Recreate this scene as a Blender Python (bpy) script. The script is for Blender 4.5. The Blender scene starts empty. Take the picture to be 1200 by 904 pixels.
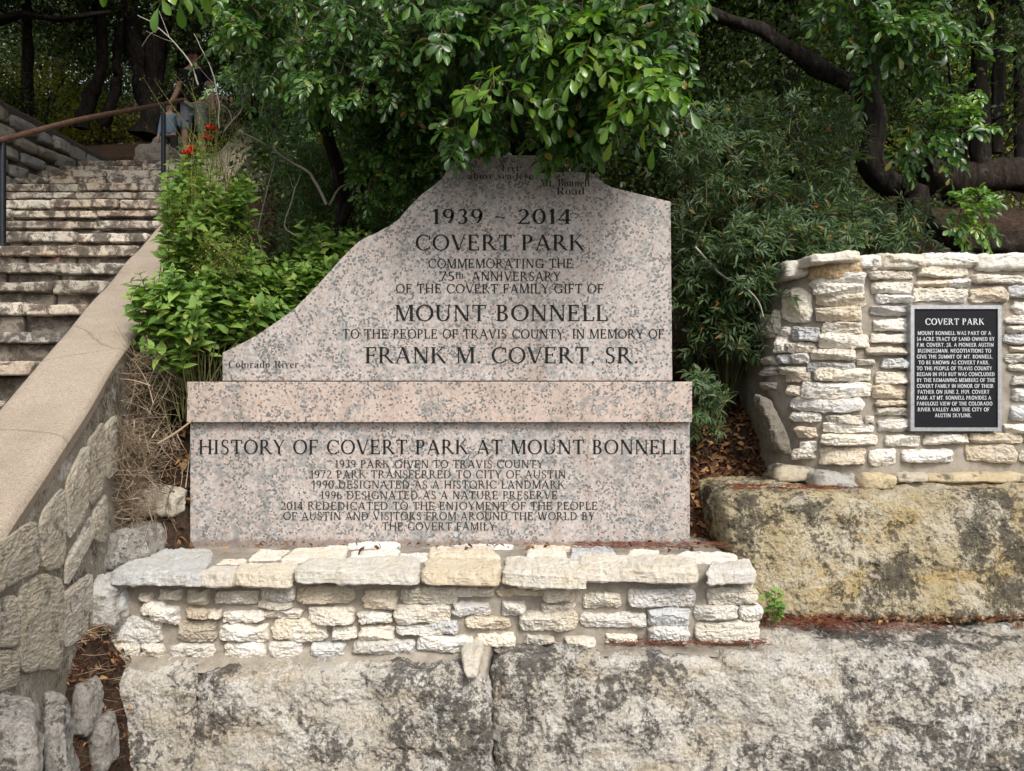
import bpy, bmesh, math, random
import numpy as np
from mathutils import Vector, Matrix
R = math.radians
SC = bpy.context.scene
COL = SC.collection
rng = np.random.default_rng(7)
random.seed(7)

# ------------------------------------------------------------------ camera, sky, sun, exposure
F, CX, CY, CZ = 906.0, 600.0, 452.0, 1.65          # focal length in photo pixels, image centre, eye height
cam = bpy.data.cameras.new('camera'); cam.sensor_width = 36; cam.lens = 36*F/1200
cam.clip_start = 0.05; cam.clip_end = 2000
camo = bpy.data.objects.new('camera', cam); COL.objects.link(camo)
camo.location = (0, 0, CZ); camo.rotation_euler = (R(90), 0, 0)
SC.camera = camo
SUN_EL, SUN_AZ = 44, -24                            # sun behind the viewer, to the left
W = bpy.data.worlds.new('World'); SC.world = W; W.use_nodes = True
wn = W.node_tree; bg = wn.nodes['Background']
sky = wn.nodes.new('ShaderNodeTexSky'); sky.sky_type = 'NISHITA'; sky.sun_disc = False
sky.sun_elevation = R(SUN_EL); sky.sun_rotation = R(180+SUN_AZ); sky.dust_density = 4.0; sky.ozone_density = 1.0; sky.air_density = 1.0
hsv = wn.nodes.new('ShaderNodeHueSaturation'); hsv.inputs['Saturation'].default_value = 0.38
wn.links.new(sky.outputs[0], hsv.inputs['Color']); wn.links.new(hsv.outputs[0], bg.inputs[0])
bg.inputs[1].default_value = 0.13
sl = bpy.data.lights.new('sun', 'SUN'); sl.energy = 1.5; sl.angle = R(14); sl.color = (1.0, 0.965, 0.91)
so = bpy.data.objects.new('sun', sl); COL.objects.link(so)
_d = Vector((math.sin(R(180+SUN_AZ))*math.cos(R(SUN_EL)), math.cos(R(180+SUN_AZ))*math.cos(R(SUN_EL)), math.sin(R(SUN_EL))))
so.rotation_euler = _d.to_track_quat('Z', 'Y').to_euler()
vs = SC.view_settings; vs.view_transform = 'Standard'; vs.look = 'None'; vs.gamma = 1; vs.exposure = 0.76
SC.cycles.max_bounces = 6; SC.cycles.transparent_max_bounces = 4
SC.cycles.use_denoising = True

def P(px, py, Y): return np.array(((px-CX)/F*Y, Y, CZ-(py-CY)/F*Y))

# ------------------------------------------------------------------ numpy noise
def _hash(ix, iy, iz, s):
    h = (ix*374761393 + iy*668265263 + iz*2147483647 + s*974634777).astype(np.int64)
    h = (h ^ (h >> 13))*1274126177 & 0x7fffffff
    h = (h ^ (h >> 16))*668265263 & 0x7fffffff
    return ((h ^ (h >> 15)) & 0xffff)/65535.0
def vnoise(p, s=0):
    p = np.asarray(p, float); i = np.floor(p).astype(np.int64); f = p-i; f = f*f*f*(f*(f*6-15)+10)
    o = 0
    for dx in (0, 1):
        for dy in (0, 1):
            for dz in (0, 1):
                w = (f[..., 0] if dx else 1-f[..., 0])*(f[..., 1] if dy else 1-f[..., 1])*(f[..., 2] if dz else 1-f[..., 2])
                o = o + w*_hash(i[..., 0]+dx, i[..., 1]+dy, i[..., 2]+dz, s)
    return o*2-1
def fbm(p, o=4, g=.5, s=0):
    a, r, t = 1., 0, 0
    p = np.asarray(p, float)
    for k in range(o):
        r = r + a*vnoise(p*2.03**k+k*17.3, s+k); t += a; a *= g
    return r/t
def ridge(p, o=4, s=0):
    a, r, t = 1., 0, 0
    for k in range(o):
        r = r + a*(1-2*np.abs(vnoise(p*2.03**k+k*9.1, s+k))); t += a; a *= .5
    return r/t
def smooth(a, b, x):
    t = np.clip((x-a)/(b-a), 0, 1); return t*t*(3-2*t)
def nrm(v): return v/np.maximum(np.linalg.norm(v, axis=-1, keepdims=True), 1e-9)

# ------------------------------------------------------------------ object helpers
def empty(name, loc):
    o = bpy.data.objects.new(name, None); o.location = tuple(loc); COL.objects.link(o); o.empty_display_size = .1
    return o
def tag(o, label=None, cat=None, group=None, kind=None):
    if label: o['label'] = label
    if cat: o['category'] = cat
    if group: o['group'] = group
    if kind: o['kind'] = kind
    return o
def adopt(o, parent):
    o.parent = parent
    m = Matrix.Translation(parent.location) if parent.parent is None else Matrix.Identity(4)   # every part is modelled in world space
    o.matrix_parent_inverse = m.inverted()
class MB:
    """collects vertices and faces of one mesh"""
    def __init__(s): s.v = []; s.f = {}; s.n = 0; s.tint = []; s.hast = False
    def add(s, v, *faces, tint=None):
        v = np.asarray(v, float).reshape(-1, 3)
        for f in faces:
            f = np.asarray(f, np.int64)
            if f.size: s.f.setdefault(f.shape[1], []).append(f+s.n)
        s.v.append(v); s.n += len(v)
        if tint is None: tint = np.array((.5, .5, .5, 1.))
        else: s.hast = True
        s.tint.append(np.broadcast_to(np.asarray(tint, float), (len(v), 4)))
    def build(s, name, mat, parent=None, smoothf=True, origin=None):
        V = np.concatenate(s.v) if s.v else np.zeros((0, 3))
        if origin is not None: V = V-np.asarray(origin)
        me = bpy.data.meshes.new(name)
        me.vertices.add(len(V)); me.vertices.foreach_set('co', V.astype(np.float32).ravel())
        idx, tot = [], []
        for k, l in s.f.items():
            a = np.concatenate(l); idx.append(a.ravel()); tot.append(np.full(len(a), k))
        idx = np.concatenate(idx); tot = np.concatenate(tot)
        me.loops.add(len(idx)); me.loops.foreach_set('vertex_index', idx.astype(np.int32))
        me.polygons.add(len(tot)); st = np.concatenate(([0], np.cumsum(tot)[:-1]))
        me.polygons.foreach_set('loop_start', st.astype(np.int32))
        me.polygons.foreach_set('loop_total', tot.astype(np.int32))
        me.polygons.foreach_set('use_smooth', np.full(len(tot), smoothf))
        if s.hast:
            at = me.attributes.new('tint', 'FLOAT_COLOR', 'POINT')
            at.data.foreach_set('color', np.concatenate(s.tint).astype(np.float32).ravel())
        me.update(calc_edges=True); me.validate()
        me.materials.append(mat)
        o = bpy.data.objects.new(name, me); COL.objects.link(o)
        if origin is not None: o.location = tuple(origin)
        if parent is not None: adopt(o, parent)
        return o
def gridf(n, m, flip=False):
    """quads of an n x m vertex grid (n rows)"""
    i = np.arange(n-1)[:, None]*m+np.arange(m-1)[None, :]; i = i.ravel()
    q = np.stack((i, i+1, i+m+1, i+m), 1)
    return q[:, ::-1] if flip else q
def tube(mb, pts, rad, sides=6, cap=True, tint=None, wob=0.0):
    pts = np.asarray(pts, float); n = len(pts); rad = np.broadcast_to(np.asarray(rad, float), (n,))
    T = nrm(np.gradient(pts, axis=0)); ref = np.array((0, 0, 1.)) if abs(T[0, 2]) < .9 else np.array((1., 0, 0))
    U = nrm(np.cross(T, ref)); Vv = np.cross(U, T)
    a = np.arange(sides)*2*np.pi/sides
    ring = U[:, None]*np.cos(a)[None, :, None]+Vv[:, None]*np.sin(a)[None, :, None]
    rr = rad[:, None, None]
    if wob: rr = rr*(1+wob*vnoise((pts[:, None]+ring*.3)*np.array((6, 6, 3.)), 3))[..., None]
    v = pts[:, None]+ring*rr
    i = np.arange(n-1)[:, None]*sides; j = np.arange(sides)[None, :]; jn = (j+1) % sides
    q = np.stack((i+j, i+jn, i+sides+jn, i+sides+j), -1).reshape(-1, 4)
    mb.add(v.reshape(-1, 3), q, tint=tint)
    if cap:
        for e in (0, n-1):
            mb.add(np.concatenate((v[e], pts[e:e+1])), np.array([(k, (k+1) % sides, sides) if e else ((k+1) % sides, k, sides) for k in range(sides)]), tint=tint)
def spline(pts, n=12):
    pts = np.asarray(pts, float)
    if len(pts) < 3:
        t = np.linspace(0, 1, n)[:, None]; return pts[0]*(1-t)+pts[-1]*t
    p = np.vstack((2*pts[0]-pts[1], pts, 2*pts[-1]-pts[-2])); out = []
    for u in np.linspace(0, len(pts)-1-1e-6, n):
        k = int(u); t = u-k; a, b, c, d = p[k:k+4]
        out.append(.5*((2*b)+(-a+c)*t+(2*a-5*b+4*c-d)*t*t+(-a+3*b-3*c+d)*t**3))
    return np.array(out)

# ------------------------------------------------------------------ material helpers
class NT:
    def __init__(s, name):
        s.m = bpy.data.materials.new(name); s.m.use_nodes = True; s.t = s.m.node_tree
        s.b = s.t.nodes['Principled BSDF']; s.out = s.t.nodes['Material Output']
        s.co = s.t.nodes.new('ShaderNodeTexCoord').outputs['Object']
    def node(s, typ, **k):
        n = s.t.nodes.new(typ)
        for a, b in k.items(): setattr(n, a, b)
        return n
    def set(s, sock, v):
        if hasattr(v, 'is_linked') or isinstance(v, bpy.types.NodeSocket): s.t.links.new(v, sock)
        else: sock.default_value = v
    def noise(s, scale, det=4, rough=.55, dist=0, co=None, col=False):
        n = s.node('ShaderNodeTexNoise'); s.set(n.inputs['Vector'], co if co is not None else s.co)
        n.inputs['Scale'].default_value = scale; n.inputs['Detail'].default_value = det
        n.inputs['Roughness'].default_value = rough; n.inputs['Distortion'].default_value = dist
        return n.outputs['Color' if col else 'Fac']
    def vor(s, scale, out='Distance', feat='F1', co=None, rnd=1.0):
        n = s.node('ShaderNodeTexVoronoi', feature=feat); s.set(n.inputs['Vector'], co if co is not None else s.co)
        n.inputs['Scale'].default_value = scale; n.inputs['Randomness'].default_value = rnd
        return n.outputs[out]
    def ramp(s, fac, stops, interp='LINEAR'):
        n = s.node('ShaderNodeValToRGB'); e = n.color_ramp; e.interpolation = interp
        while len(e.elements) < len(stops): e.elements.new(.5)
        for el, (p, c) in zip(e.elements, stops):
            el.position = p; el.color = (c, c, c, 1) if isinstance(c, (int, float)) else (*c, 1)
        s.set(n.inputs['Fac'], fac); return n.outputs['Color']
    def mix(s, fac, a, b, mode='MIX'):
        n = s.node('ShaderNodeMix', data_type='RGBA', blend_type=mode)
        def c(v): return (*v, 1) if isinstance(v, tuple) and len(v) == 3 else v
        s.set(n.inputs[0], fac); s.set(n.inputs[6], c(a)); s.set(n.inputs[7], c(b)); return n.outputs[2]
    def math(s, op, a, b=0.0):
        n = s.node('ShaderNodeMath', operation=op); s.set(n.inputs[0], a); s.set(n.inputs[1], b); return n.outputs[0]
    def scaled(s, v, co=None):
        n = s.node('ShaderNodeMapping'); s.set(n.inputs['Vector'], co if co is not None else s.co); n.inputs['Scale'].default_value = v; return n.outputs[0]
    def attr(s, name, out='Color'):
        n = s.node('ShaderNodeAttribute'); n.attribute_name = name; return n.outputs[out]
    def island(s): return s.node('ShaderNodeNewGeometry').outputs['Random Per Island']
    def bump(s, h, strength=.5, dist=.01, prev=None):
        n = s.node('ShaderNodeBump'); n.inputs['Strength'].default_value = strength; n.inputs['Distance'].default_value = dist
        s.set(n.inputs['Height'], h)
        if prev is not None: s.set(n.inputs['Normal'], prev)
        return n.outputs[0]
    def fin(s, color, rough=.8, normal=None, spec=.3, metal=0.0):
        s.set(s.b.inputs['Base Color'], (*color, 1) if isinstance(color, tuple) and len(color) == 3 else color)
        s.set(s.b.inputs['Roughness'], rough); s.b.inputs['Specular IOR Level'].default_value = spec
        s.set(s.b.inputs['Metallic'], metal)
        if normal is not None: s.set(s.b.inputs['Normal'], normal)
        return s.m

def m_granite(name, warm):
    t = NT(name)
    cell = t.vor(112, 'Color'); n2 = t.noise(60, 3, .6); big = t.noise(9, 4, .6, .4)
    sep = t.node('ShaderNodeSeparateColor'); t.set(sep.inputs[0], cell)
    g = t.ramp(sep.outputs[0], [(0, (.345, .27, .235)), (.3, (.405, .342, .308)), (.55, (.36, .35, .342)), (.8, (.47, .442, .415)), (1, (.30, .24, .21))])
    if warm: g = t.mix(.35, g, (.50, .34, .24))
    v = t.math('ADD', t.math('MULTIPLY', sep.outputs[1], .55), t.math('MULTIPLY', big, .62))
    dark = t.ramp(v, [(0, .97), (.36, .9), (.42, .35), (.47, 0.)])
    g = t.mix(dark, g, (.055, .065, .07))
    c2 = t.noise(38, 2, .5, .6); b2 = t.noise(5, 3, .6, .8)
    pat = t.ramp(t.math('ADD', t.math('MULTIPLY', c2, .6), t.math('MULTIPLY', b2, .5)), [(.56, 0.), (.63, .8), (.75, .95)])
    g = t.mix(t.math('MULTIPLY', pat, .62), g, (.10, .135, .145))
    g = t.mix(t.math('MULTIPLY', t.ramp(t.noise(300, 1), [(.35, 0.), (.7, 1.)]), .2), g, (.60, .52, .47))
    g = t.mix(t.ramp(t.noise(1, 5, .65, .4, t.scaled((11, 11, 1.1))), [(.50, 0.), (.72, .5)]), g, t.mix(1., g, (.62, .58, .53), 'MULTIPLY'))
    g = t.mix(t.ramp(t.noise(1.7, 5, .6, .6), [(.50, 0.), (.70, .45)]), g, t.mix(1., g, (.72, .66, .60), 'MULTIPLY'))
    sp = t.node('ShaderNodeSeparateXYZ'); t.set(sp.inputs[0], t.co)
    if not warm:   # rusty damp stain where the stones stand on the course below
        z = sp.outputs[2]
        for z0 in (1.668, .905):
            d = t.math('ADD', t.math('SUBTRACT', z, z0), t.math('MULTIPLY', t.math('SUBTRACT', t.noise(22, 5, .7), .5), .07))
            up = t.ramp(d, [(.0, 1.), (.004, .6), (.014, 0.)]); up = t.math('MULTIPLY', up, t.math('GREATER_THAN', d, -.06))
            g = t.mix(t.math('MULTIPLY', up, .55), g, (.13, .085, .065))
    n = t.bump(t.noise(220, 2), .25, .002)
    return t.fin(g, t.ramp(n2, [(.3, .38), (.7, .6)]), n, .4)
def m_stone(name, lich=0.0, rough_bump=.6):
    """quarried limestone, own colour per stone in the attribute 'tint'"""
    t = NT(name); c = t.attr('tint')
    n1 = t.noise(9, 6, .65, .3); n2 = t.noise(45, 5, .65); n3 = t.noise(3.2, 3, .5)
    c = t.mix(t.ramp(n1, [(.42, .0), (.64, .5)]), c, t.mix(1., c, (.92, .82, .66), 'MULTIPLY'))
    c = t.mix(t.ramp(n3, [(.54, .0), (.70, .4)]), c, t.mix(1., c, (.78, .80, .83), 'MULTIPLY'))
    c = t.mix(t.ramp(n2, [(.54, .0), (.74, .6)]), c, t.mix(1., c, (.66, .60, .52), 'MULTIPLY'))
    c = t.mix(t.ramp(t.vor(60), [(.0, .7), (.12, 0.)]), c, (.12, .10, .08))
    if lich: c = t.mix(t.ramp(t.noise(14, 6, .72, .5), [(.62-.12*lich, .0), (.72-.1*lich, .85)]), c, (.10, .09, .075))
    b = t.bump(t.noise(38, 6, .7, .4, t.scaled((1, 1, 3.2))), .8, .014); b = t.bump(n2, rough_bump, .014, b); b = t.bump(t.noise(130, 5, .75), .8, .005, b)
    return t.fin(c, .88, b, .2)
def m_boulder(name, base, pale, stain, dark, amt, yellow=0.0):
    t = NT(name)
    a = t.noise(3.1, 7, .66, .6); b = t.noise(9, 8, .72, .6); d = t.noise(42, 6, .72, .3); e = t.noise(95, 4, .7)
    c = t.mix(t.ramp(a, [(.36, 0.), (.62, 1.)]), base, pale)
    c = t.mix(t.ramp(t.noise(3.1, 5, .6, 1.2, t.scaled((1, 1, 1.7))), [(.48, 0.), (.66, .75)]), c, stain)
    v = t.math('ADD', t.math('MULTIPLY', b, .55), t.math('MULTIPLY', d, .45))
    region = t.noise(1.6, 3, .5, .5)
    v = t.math('ADD', v, t.math('MULTIPLY', t.math('SUBTRACT', region, .5), .55))
    dk = t.ramp(v, [(.525-amt, 0.), (.555-amt, .75), (.66-amt, .92)])
    c = t.mix(dk, c, dark)
    c = t.mix(t.ramp(e, [(.38, .5), (.50, 0.)]), c, t.mix(1., c, (.40, .37, .33), 'MULTIPLY'))
    c = t.mix(t.ramp(t.vor(34, 'Distance', 'SMOOTH_F1'), [(.08, .55), (.2, 0.)]), c, (.07, .06, .05))
    c = t.mix(t.ramp(t.math('ADD', t.math('MULTIPLY', t.noise(5.5, 5, .7, .9), .7), t.math('MULTIPLY', e, .3)), [(.53, 0.), (.60, .75)]), c, t.mix(.6-.6*yellow, pale, (.74, .72, .68)))
    n = t.bump(d, .6, .014); n = t.bump(t.noise(75, 6, .8), 1., .010, n); n = t.bump(t.noise(210, 3, .75), .9, .004, n)
    return t.fin(c, .92, n, .15)
def m_mortar():
    t = NT('mortar'); n = t.noise(11, 6, .65); f = t.noise(120, 4, .7)
    c = t.ramp(n, [(.3, (.20, .175, .14)), (.55, (.32, .285, .235)), (.8, (.40, .365, .31))])
    c = t.mix(t.ramp(f, [(.5, 0.), (.75, .6)]), c, (.17, .14, .11))
    b = t.bump(n, .5, .015); b = t.bump(f, .7, .004, b)
    return t.fin(c, .95, b, .1)
def m_concrete():
    t = NT('sandy_concrete'); n = t.noise(2.6, 6, .6, .4); f = t.noise(230, 3, .7); m = t.noise(24, 5, .65)
    c = t.ramp(n, [(.3, (.32, .265, .205)), (.55, (.42, .355, .28)), (.75, (.385, .335, .275))])
    g_ = t.noise(95, 4, .8); c = t.mix(t.ramp(f, [(.45, .6), (.58, 0.)]), c, (.20, .15, .11)); c = t.mix(t.ramp(g_, [(.34, .8), (.46, 0.)]), c, (.19, .15, .115)); c = t.mix(t.ramp(g_, [(.58, 0.), (.68, .6)]), c, (.56, .48, .38)); c = t.mix(t.ramp(t.noise(1.1, 6, .7, 1.2), [(.5, 0.), (.68, .55)]), c, (.24, .20, .155))
    c = t.mix(t.ramp(m, [(.55, 0.), (.75, .45)]), c, (.25, .215, .175))
    c = t.mix(t.ramp(t.vor(1.1, 'Distance', 'DISTANCE_TO_EDGE', t.mix(.08, t.co, t.noise(5, 3, col=True))), [(.0, .55), (.006, 0.)]), c, (.10, .08, .06))
    return t.fin(c, .9, t.bump(f, .6, .004), .2)
def m_steps():
    t = NT('stair_limestone'); c = t.attr('tint')
    n = t.noise(9, 8, .74, .5); f = t.noise(55, 6, .72); s = t.noise(2.6, 5, .65)
    c = t.mix(t.ramp(n, [(.46, 0.), (.525, .82), (.65, .95)]), c, (.055, .045, .036))
    c = t.mix(t.ramp(f, [(.50, 0.), (.66, .7)]), c, (.17, .14, .115))
    c = t.mix(t.ramp(s, [(.55, 0.), (.72, .5)]), c, (.33, .20, .14))
    b = t.bump(f, .8, .015); b = t.bump(t.noise(140, 4, .7), .5, .004, b)
    return t.fin(c, .92, b, .15)
def m_leaf(name, cols, rough=.42, spec=.45, trans=.3):
    """cols: ramp of leaf colours, one drawn per leaf"""
    t = NT(name); r = t.island()
    c = t.ramp(r, cols)
    c = t.mix(t.math('MULTIPLY', t.ramp(t.noise(1.6, 2), [(.35, 0.), (.65, 1.)]), .35), c, t.mix(1., c, (1.25, 1.15, .75), 'MULTIPLY'))
    c = t.mix(t.math('MULTIPLY', t.noise(160, 3), .35), c, t.mix(1., c, (.55, .6, .6), 'MULTIPLY'))
    t.fin(c, rough, None, spec)
    tr = t.node('ShaderNodeBsdfTranslucent'); t.set(tr.inputs[0], t.mix(1., c, (1.5, 1.7, .6), 'MULTIPLY'))
    mx = t.node('ShaderNodeMixShader'); mx.inputs[0].default_value = trans
    t.t.links.new(t.b.outputs[0], mx.inputs[1]); t.t.links.new(tr.outputs[0], mx.inputs[2]); t.t.links.new(mx.outputs[0], t.out.inputs[0])
    return t.m
def m_bark(name, a, b):
    t = NT(name); co = t.scaled((30, 30, 6)); n = t.noise(1.0, 6, .7, .6, co)
    c = t.mix(t.ramp(n, [(.35, 0.), (.65, 1.)]), a, b)
    return t.fin(t.mix(t.ramp(t.noise(14, 4, .7), [(.58, 0.), (.7, .6)]), c, (.10, .105, .09)), .95, t.bump(n, 1., .03), .1)
def m_plain(name, c, rough=.6, var=.25, spec=.3, metal=0.0, scale=30):
    t = NT(name); n = t.noise(scale, 4, .6)
    col = t.mix(t.ramp(n, [(.35, 0.), (.7, 1.)]), c, tuple(x*(1-var) for x in c))
    return t.fin(col, rough, t.bump(n, .15, .003), spec, metal)
def m_rand(name, cols, rough=.8):
    t = NT(name); c = t.ramp(t.island(), cols)
    c = t.mix(t.math('MULTIPLY', t.noise(90, 3), .4), c, t.mix(1., c, (.5, .45, .4), 'MULTIPLY'))
    return t.fin(c, rough, None, .2)
def m_dirt():
    t = NT('woodland_soil'); n = t.noise(5, 6, .65); f = t.noise(60, 5, .7)
    c = t.ramp(n, [(.3, (.022, .016, .012)), (.55, (.048, .033, .023)), (.8, (.085, .058, .038))])
    c = t.mix(t.ramp(t.vor(45, 'Color'), [(.4, 0.), (.9, .5)]), c, (.16, .09, .055))
    return t.fin(c, .97, t.bump(f, 1., .03), .1)
def m_road():
    t = NT('asphalt'); f = t.noise(160, 4, .7); n = t.noise(1.2, 4)
    c = t.mix(n, (.045, .044, .042), (.065, .062, .058)); c = t.mix(t.ramp(t.vor(120), [(.1, .6), (.3, 0.)]), c, (.12, .115, .105))
    return t.fin(c, .9, t.bump(f, .6, .004), .2)
def m_letter():
    t = NT('engraved_black'); n = t.noise(130, 3, .7)
    c = t.ramp(n, [(.35, (.007, .007, .007)), (.62, (.018, .017, .016)), (.80, (.07, .062, .055))])
    return t.fin(c, .75, None, .2)
def m_letter_worn():
    t = NT('engraved_worn'); n = t.noise(120, 3, .75)
    c = t.ramp(n, [(.35, (.015, .015, .015)), (.58, (.035, .033, .031)), (.74, (.16, .135, .12))])
    return t.fin(c, .75, None, .2)

GRAN, GRANW = m_granite('pink_granite', 0), m_granite('weathered_granite', 1)
STONE, STONED = m_stone('cut_limestone'), m_stone('lichened_limestone', .75)
MORTAR, CONC, STEPM, SOIL, ROAD = m_mortar(), m_concrete(), m_steps(), m_dirt(), m_road()
INK, INKW = m_letter(), m_letter_worn()
BOULG = m_boulder('grey_boulder_rock', (.47, .435, .37), (.66, .625, .56), (.50, .42, .30), (.070, .064, .058), .043)
BOULY = m_boulder('golden_boulder_rock', (.42, .345, .20), (.52, .46, .34), (.46, .33, .13), (.058, .053, .042), .026, .7)
LEDGE = m_boulder('ledge_rock', (.26, .24, .21), (.44, .42, .39), (.30, .25, .19), (.07, .062, .055), .0)
LAUREL = m_leaf('laurel_leaf', [(0, (.024, .068, .014)), (.5, (.045, .115, .022)), (.85, (.085, .175, .030)), (.96, (.14, .23, .04)), (.985, (.20, .16, .03)), (1, (.26, .14, .04))], .30, .5)
LAURELY = m_leaf('young_laurel_leaf', [(0, (.055, .14, .018)), (.6, (.10, .205, .026)), (1, (.19, .30, .04))], .32, .5)
AGAR = m_leaf('spiny_shrub_leaf', [(0, (.035, .07, .03)), (.6, (.07, .12, .05)), (.95, (.11, .165, .065)), (1, (.26, .15, .04))], .5, .35)
DARKL = m_leaf('oak_leaf', [(0, (.020, .042, .011)), (.6, (.042, .075, .020)), (.9, (.08, .115, .028)), (1, (.16, .15, .04))], .5, .35)
YELL = m_leaf('yellowing_leaf', [(0, (.14, .16, .02)), (.5, (.28, .28, .035)), (1, (.42, .37, .06))], .55, .3, .4)
LANT = m_leaf('lantana_leaf', [(0, (.07, .16, .03)), (.5, (.16, .27, .06)), (.9, (.24, .36, .09)), (1, (.36, .40, .13))], .55, .3)
WISP = m_leaf('wispy_leaf', [(0, (.16, .20, .05)), (.6, (.25, .28, .08)), (1, (.38, .36, .14))], .6, .2)
DEADL = m_rand('dead_leaf', [(0, (.06, .03, .018)), (.45, (.13, .065, .03)), (.75, (.22, .12, .055)), (1, (.36, .22, .10))])
RUSTN = m_rand('rusty_needle', [(0, (.10, .03, .018)), (.5, (.20, .06, .035)), (1, (.30, .13, .07))])
ORANGE = m_rand('orange_dry_leaf', [(0, (.22, .08, .03)), (.6, (.38, .17, .05)), (1, (.50, .30, .12))])
STRAW = m_rand('dry_straw', [(0, (.14, .10, .065)), (.5, (.28, .21, .14)), (1, (.46, .38, .28))])
GREYST = m_rand('grey_dead_wood', [(0, (.22, .19, .16)), (1, (.46, .42, .37))])
TWIG = m_rand('green_twig', [(0, (.06, .07, .025)), (1, (.16, .15, .06))])
BARK, BARKP = m_bark('dark_bark', (.010, .008, .007), (.04, .033, .027)), m_bark('log_bark', (.010, .008, .006), (.042, .030, .023))
RED = m_rand('red_petal', [(0, (.45, .02, .012)), (1, (.60, .06, .02))], .6)

# ------------------------------------------------------------------ terrain
CA, CB = -.911, -.246                      # right face line of the stair's cheek wall: X = CA + CB*Y
def cheek_x(y): return CA+CB*np.asarray(y, float)
def stair_z(y): return CZ+.45*(np.asarray(y, float)-3.2)
def height(x, y):
    x = np.asarray(x, float); y = np.asarray(y, float)
    h = np.interp(y, [3.15, 3.3, 3.6, 3.9, 4.5, 9, 30, 80], [0, .25, .42, .80, 1.40, 3.7, 16, 26])
    h = h+smooth(1.45, 1.75, x)*smooth(4.15, 4.45, y)*(1-smooth(6, 9, y))*.75
    gap = smooth(-1.45, -1.6, x)*smooth(3.2, 3.45, y)*(1-smooth(4.3, 5.2, y)); h = h+gap*np.interp(y, [3.2, 3.5, 3.9, 4.3], [0, .50, .65, .45])
    mound = smooth(-1.42, -1.62, x)*smooth(2.35, 2.95, y)*(1-smooth(3.1, 3.4, y)); h = np.maximum(h, mound*.68)
    cx = cheek_x(y)-.18
    st = np.where(y < 10.2, np.clip(stair_z(np.minimum(y, 9.1))-.35, -.3, 9), np.interp(y, [10.2, 12, 30, 80], [4.05, 4.7, 15, 26]))
    h = np.where(x < cx, st, h)
    left = smooth(-5.15, -5.3, x)
    h = h*(1-left)+left*np.maximum(np.interp(y, [3, 6, 8, 10, 30, 80], [0, 3.5, 4.4, 4.5, 13, 26]), 0)
    return h
xs = np.concatenate((np.linspace(-300, -12, 10), np.linspace(-11, -6, 16), np.arange(-5.6, 4.0, .06), np.linspace(4.1, 12, 18), np.linspace(20, 300, 10)))
ys = np.concatenate((np.linspace(-300, 2.2, 12), np.arange(2.3, 6.2, .05), np.linspace(6.3, 14, 50), np.linspace(15, 60, 18), np.linspace(75, 400, 8)))
gx, gy = np.meshgrid(xs, ys); gz = height(gx, gy)
gp = np.stack((gx, gy, gz), -1)
amp = np.where((gy > 2.7) & (np.abs(gx) < 14), .05, 0)
gz = gz+amp*fbm(gp*1.7, 4)+amp*.5*fbm(gp*7, 2)
mb = MB(); mb.add(np.stack((gx, gy, gz), -1).reshape(-1, 3), gridf(len(ys), len(xs)))
tag(mb.build('ground', SOIL), kind='structure')
mb = MB(); rx = np.linspace(-60, 60, 25); ry = np.linspace(-6, 2.62, 9); a, b = np.meshgrid(rx, ry)
mb.add(np.stack((a, b, np.full_like(a, .004)), -1).reshape(-1, 3), gridf(9, 25)); tag(mb.build('road', ROAD), kind='structure')

# ------------------------------------------------------------------ rocks and masonry
def rock_geo(c8, n=(20, 12, 12), k=8, amps=((.03, 3., 0), (.012, 10., 0)), seed=0, ridg=0.0, rs=2.5):
    """closed block through 8 corners (x,y,z order: 000,100,010,110,001,101,011,111), rounded and broken by noise"""
    c8 = np.asarray(c8, float); pts, faces, off = [], [], 0
    nx, ny, nz = n
    def face(axis, sgn, nu, nv):
        nonlocal off
        u = np.linspace(-1, 1, nu); v = np.linspace(-1, 1, nv); U, V = np.meshgrid(u, v)
        p = np.empty(U.shape+(3,)); o = [i for i in range(3) if i != axis]
        p[..., axis] = sgn; p[..., o[0]] = U; p[..., o[1]] = V
        pts.append(p.reshape(-1, 3)); fl = (sgn < 0) ^ (axis == 1)
        faces.append(gridf(nv, nu, fl)+off); off += nu*nv
    for s in (-1, 1):
        face(0, s, ny, nz); face(1, s, nx, nz); face(2, s, nx, ny)
    c = np.concatenate(pts); f = np.concatenate(faces)
    key = np.round(c, 5); u, inv = np.unique(key, axis=0, return_inverse=True); c = u; f = inv.reshape(-1)[f]
    m = (np.abs(c)**k).sum(1, keepdims=True)**(1/k); q = c/m
    w = (q+1)/2; v = 0
    for i in range(8):
        bx, by, bz = i & 1, (i >> 1) & 1, i >> 2
        v = v+((w[:, 0] if bx else 1-w[:, 0])*(w[:, 1] if by else 1-w[:, 1])*(w[:, 2] if bz else 1-w[:, 2]))[:, None]*c8[i]
    ex = nrm(c8[1]-c8[0]); ey = nrm(c8[2]-c8[0]); ez = nrm(c8[4]-c8[0])
    g = np.sign(q)*np.abs(q)**(k-1); d = nrm(g[:, :1]*ex+g[:, 1:2]*ey+g[:, 2:]*ez)
    s = seed*13.7
    for a, sc, kind in amps:
        v = v+d*(a*(ridge(v*sc+s, 4, seed) if kind else fbm(v*sc+s, 4, .55, seed)))[:, None]
    if ridg: v = v-d*(ridg*np.clip(ridge(v*rs+s*2, 3, seed+5)-.35, 0, 1))[:, None]
    return v, f
def box8(x0, x1, y0, y1, z0, z1):
    return [(x, y, z) for z in (z0, z1) for y in (y0, y1) for x in (x0, x1)]
def rock(name, c8, mat, parent=None, tint=None, **k):
    v, f = rock_geo(c8, **k); mb = MB(); mb.add(v, f, tint=tint)
    org = None
    if parent is None: org = (v[:, 0].mean(), v[:, 1].mean(), v[:, 2].min())
    return mb.build(name, mat, parent, False, origin=org)
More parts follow.
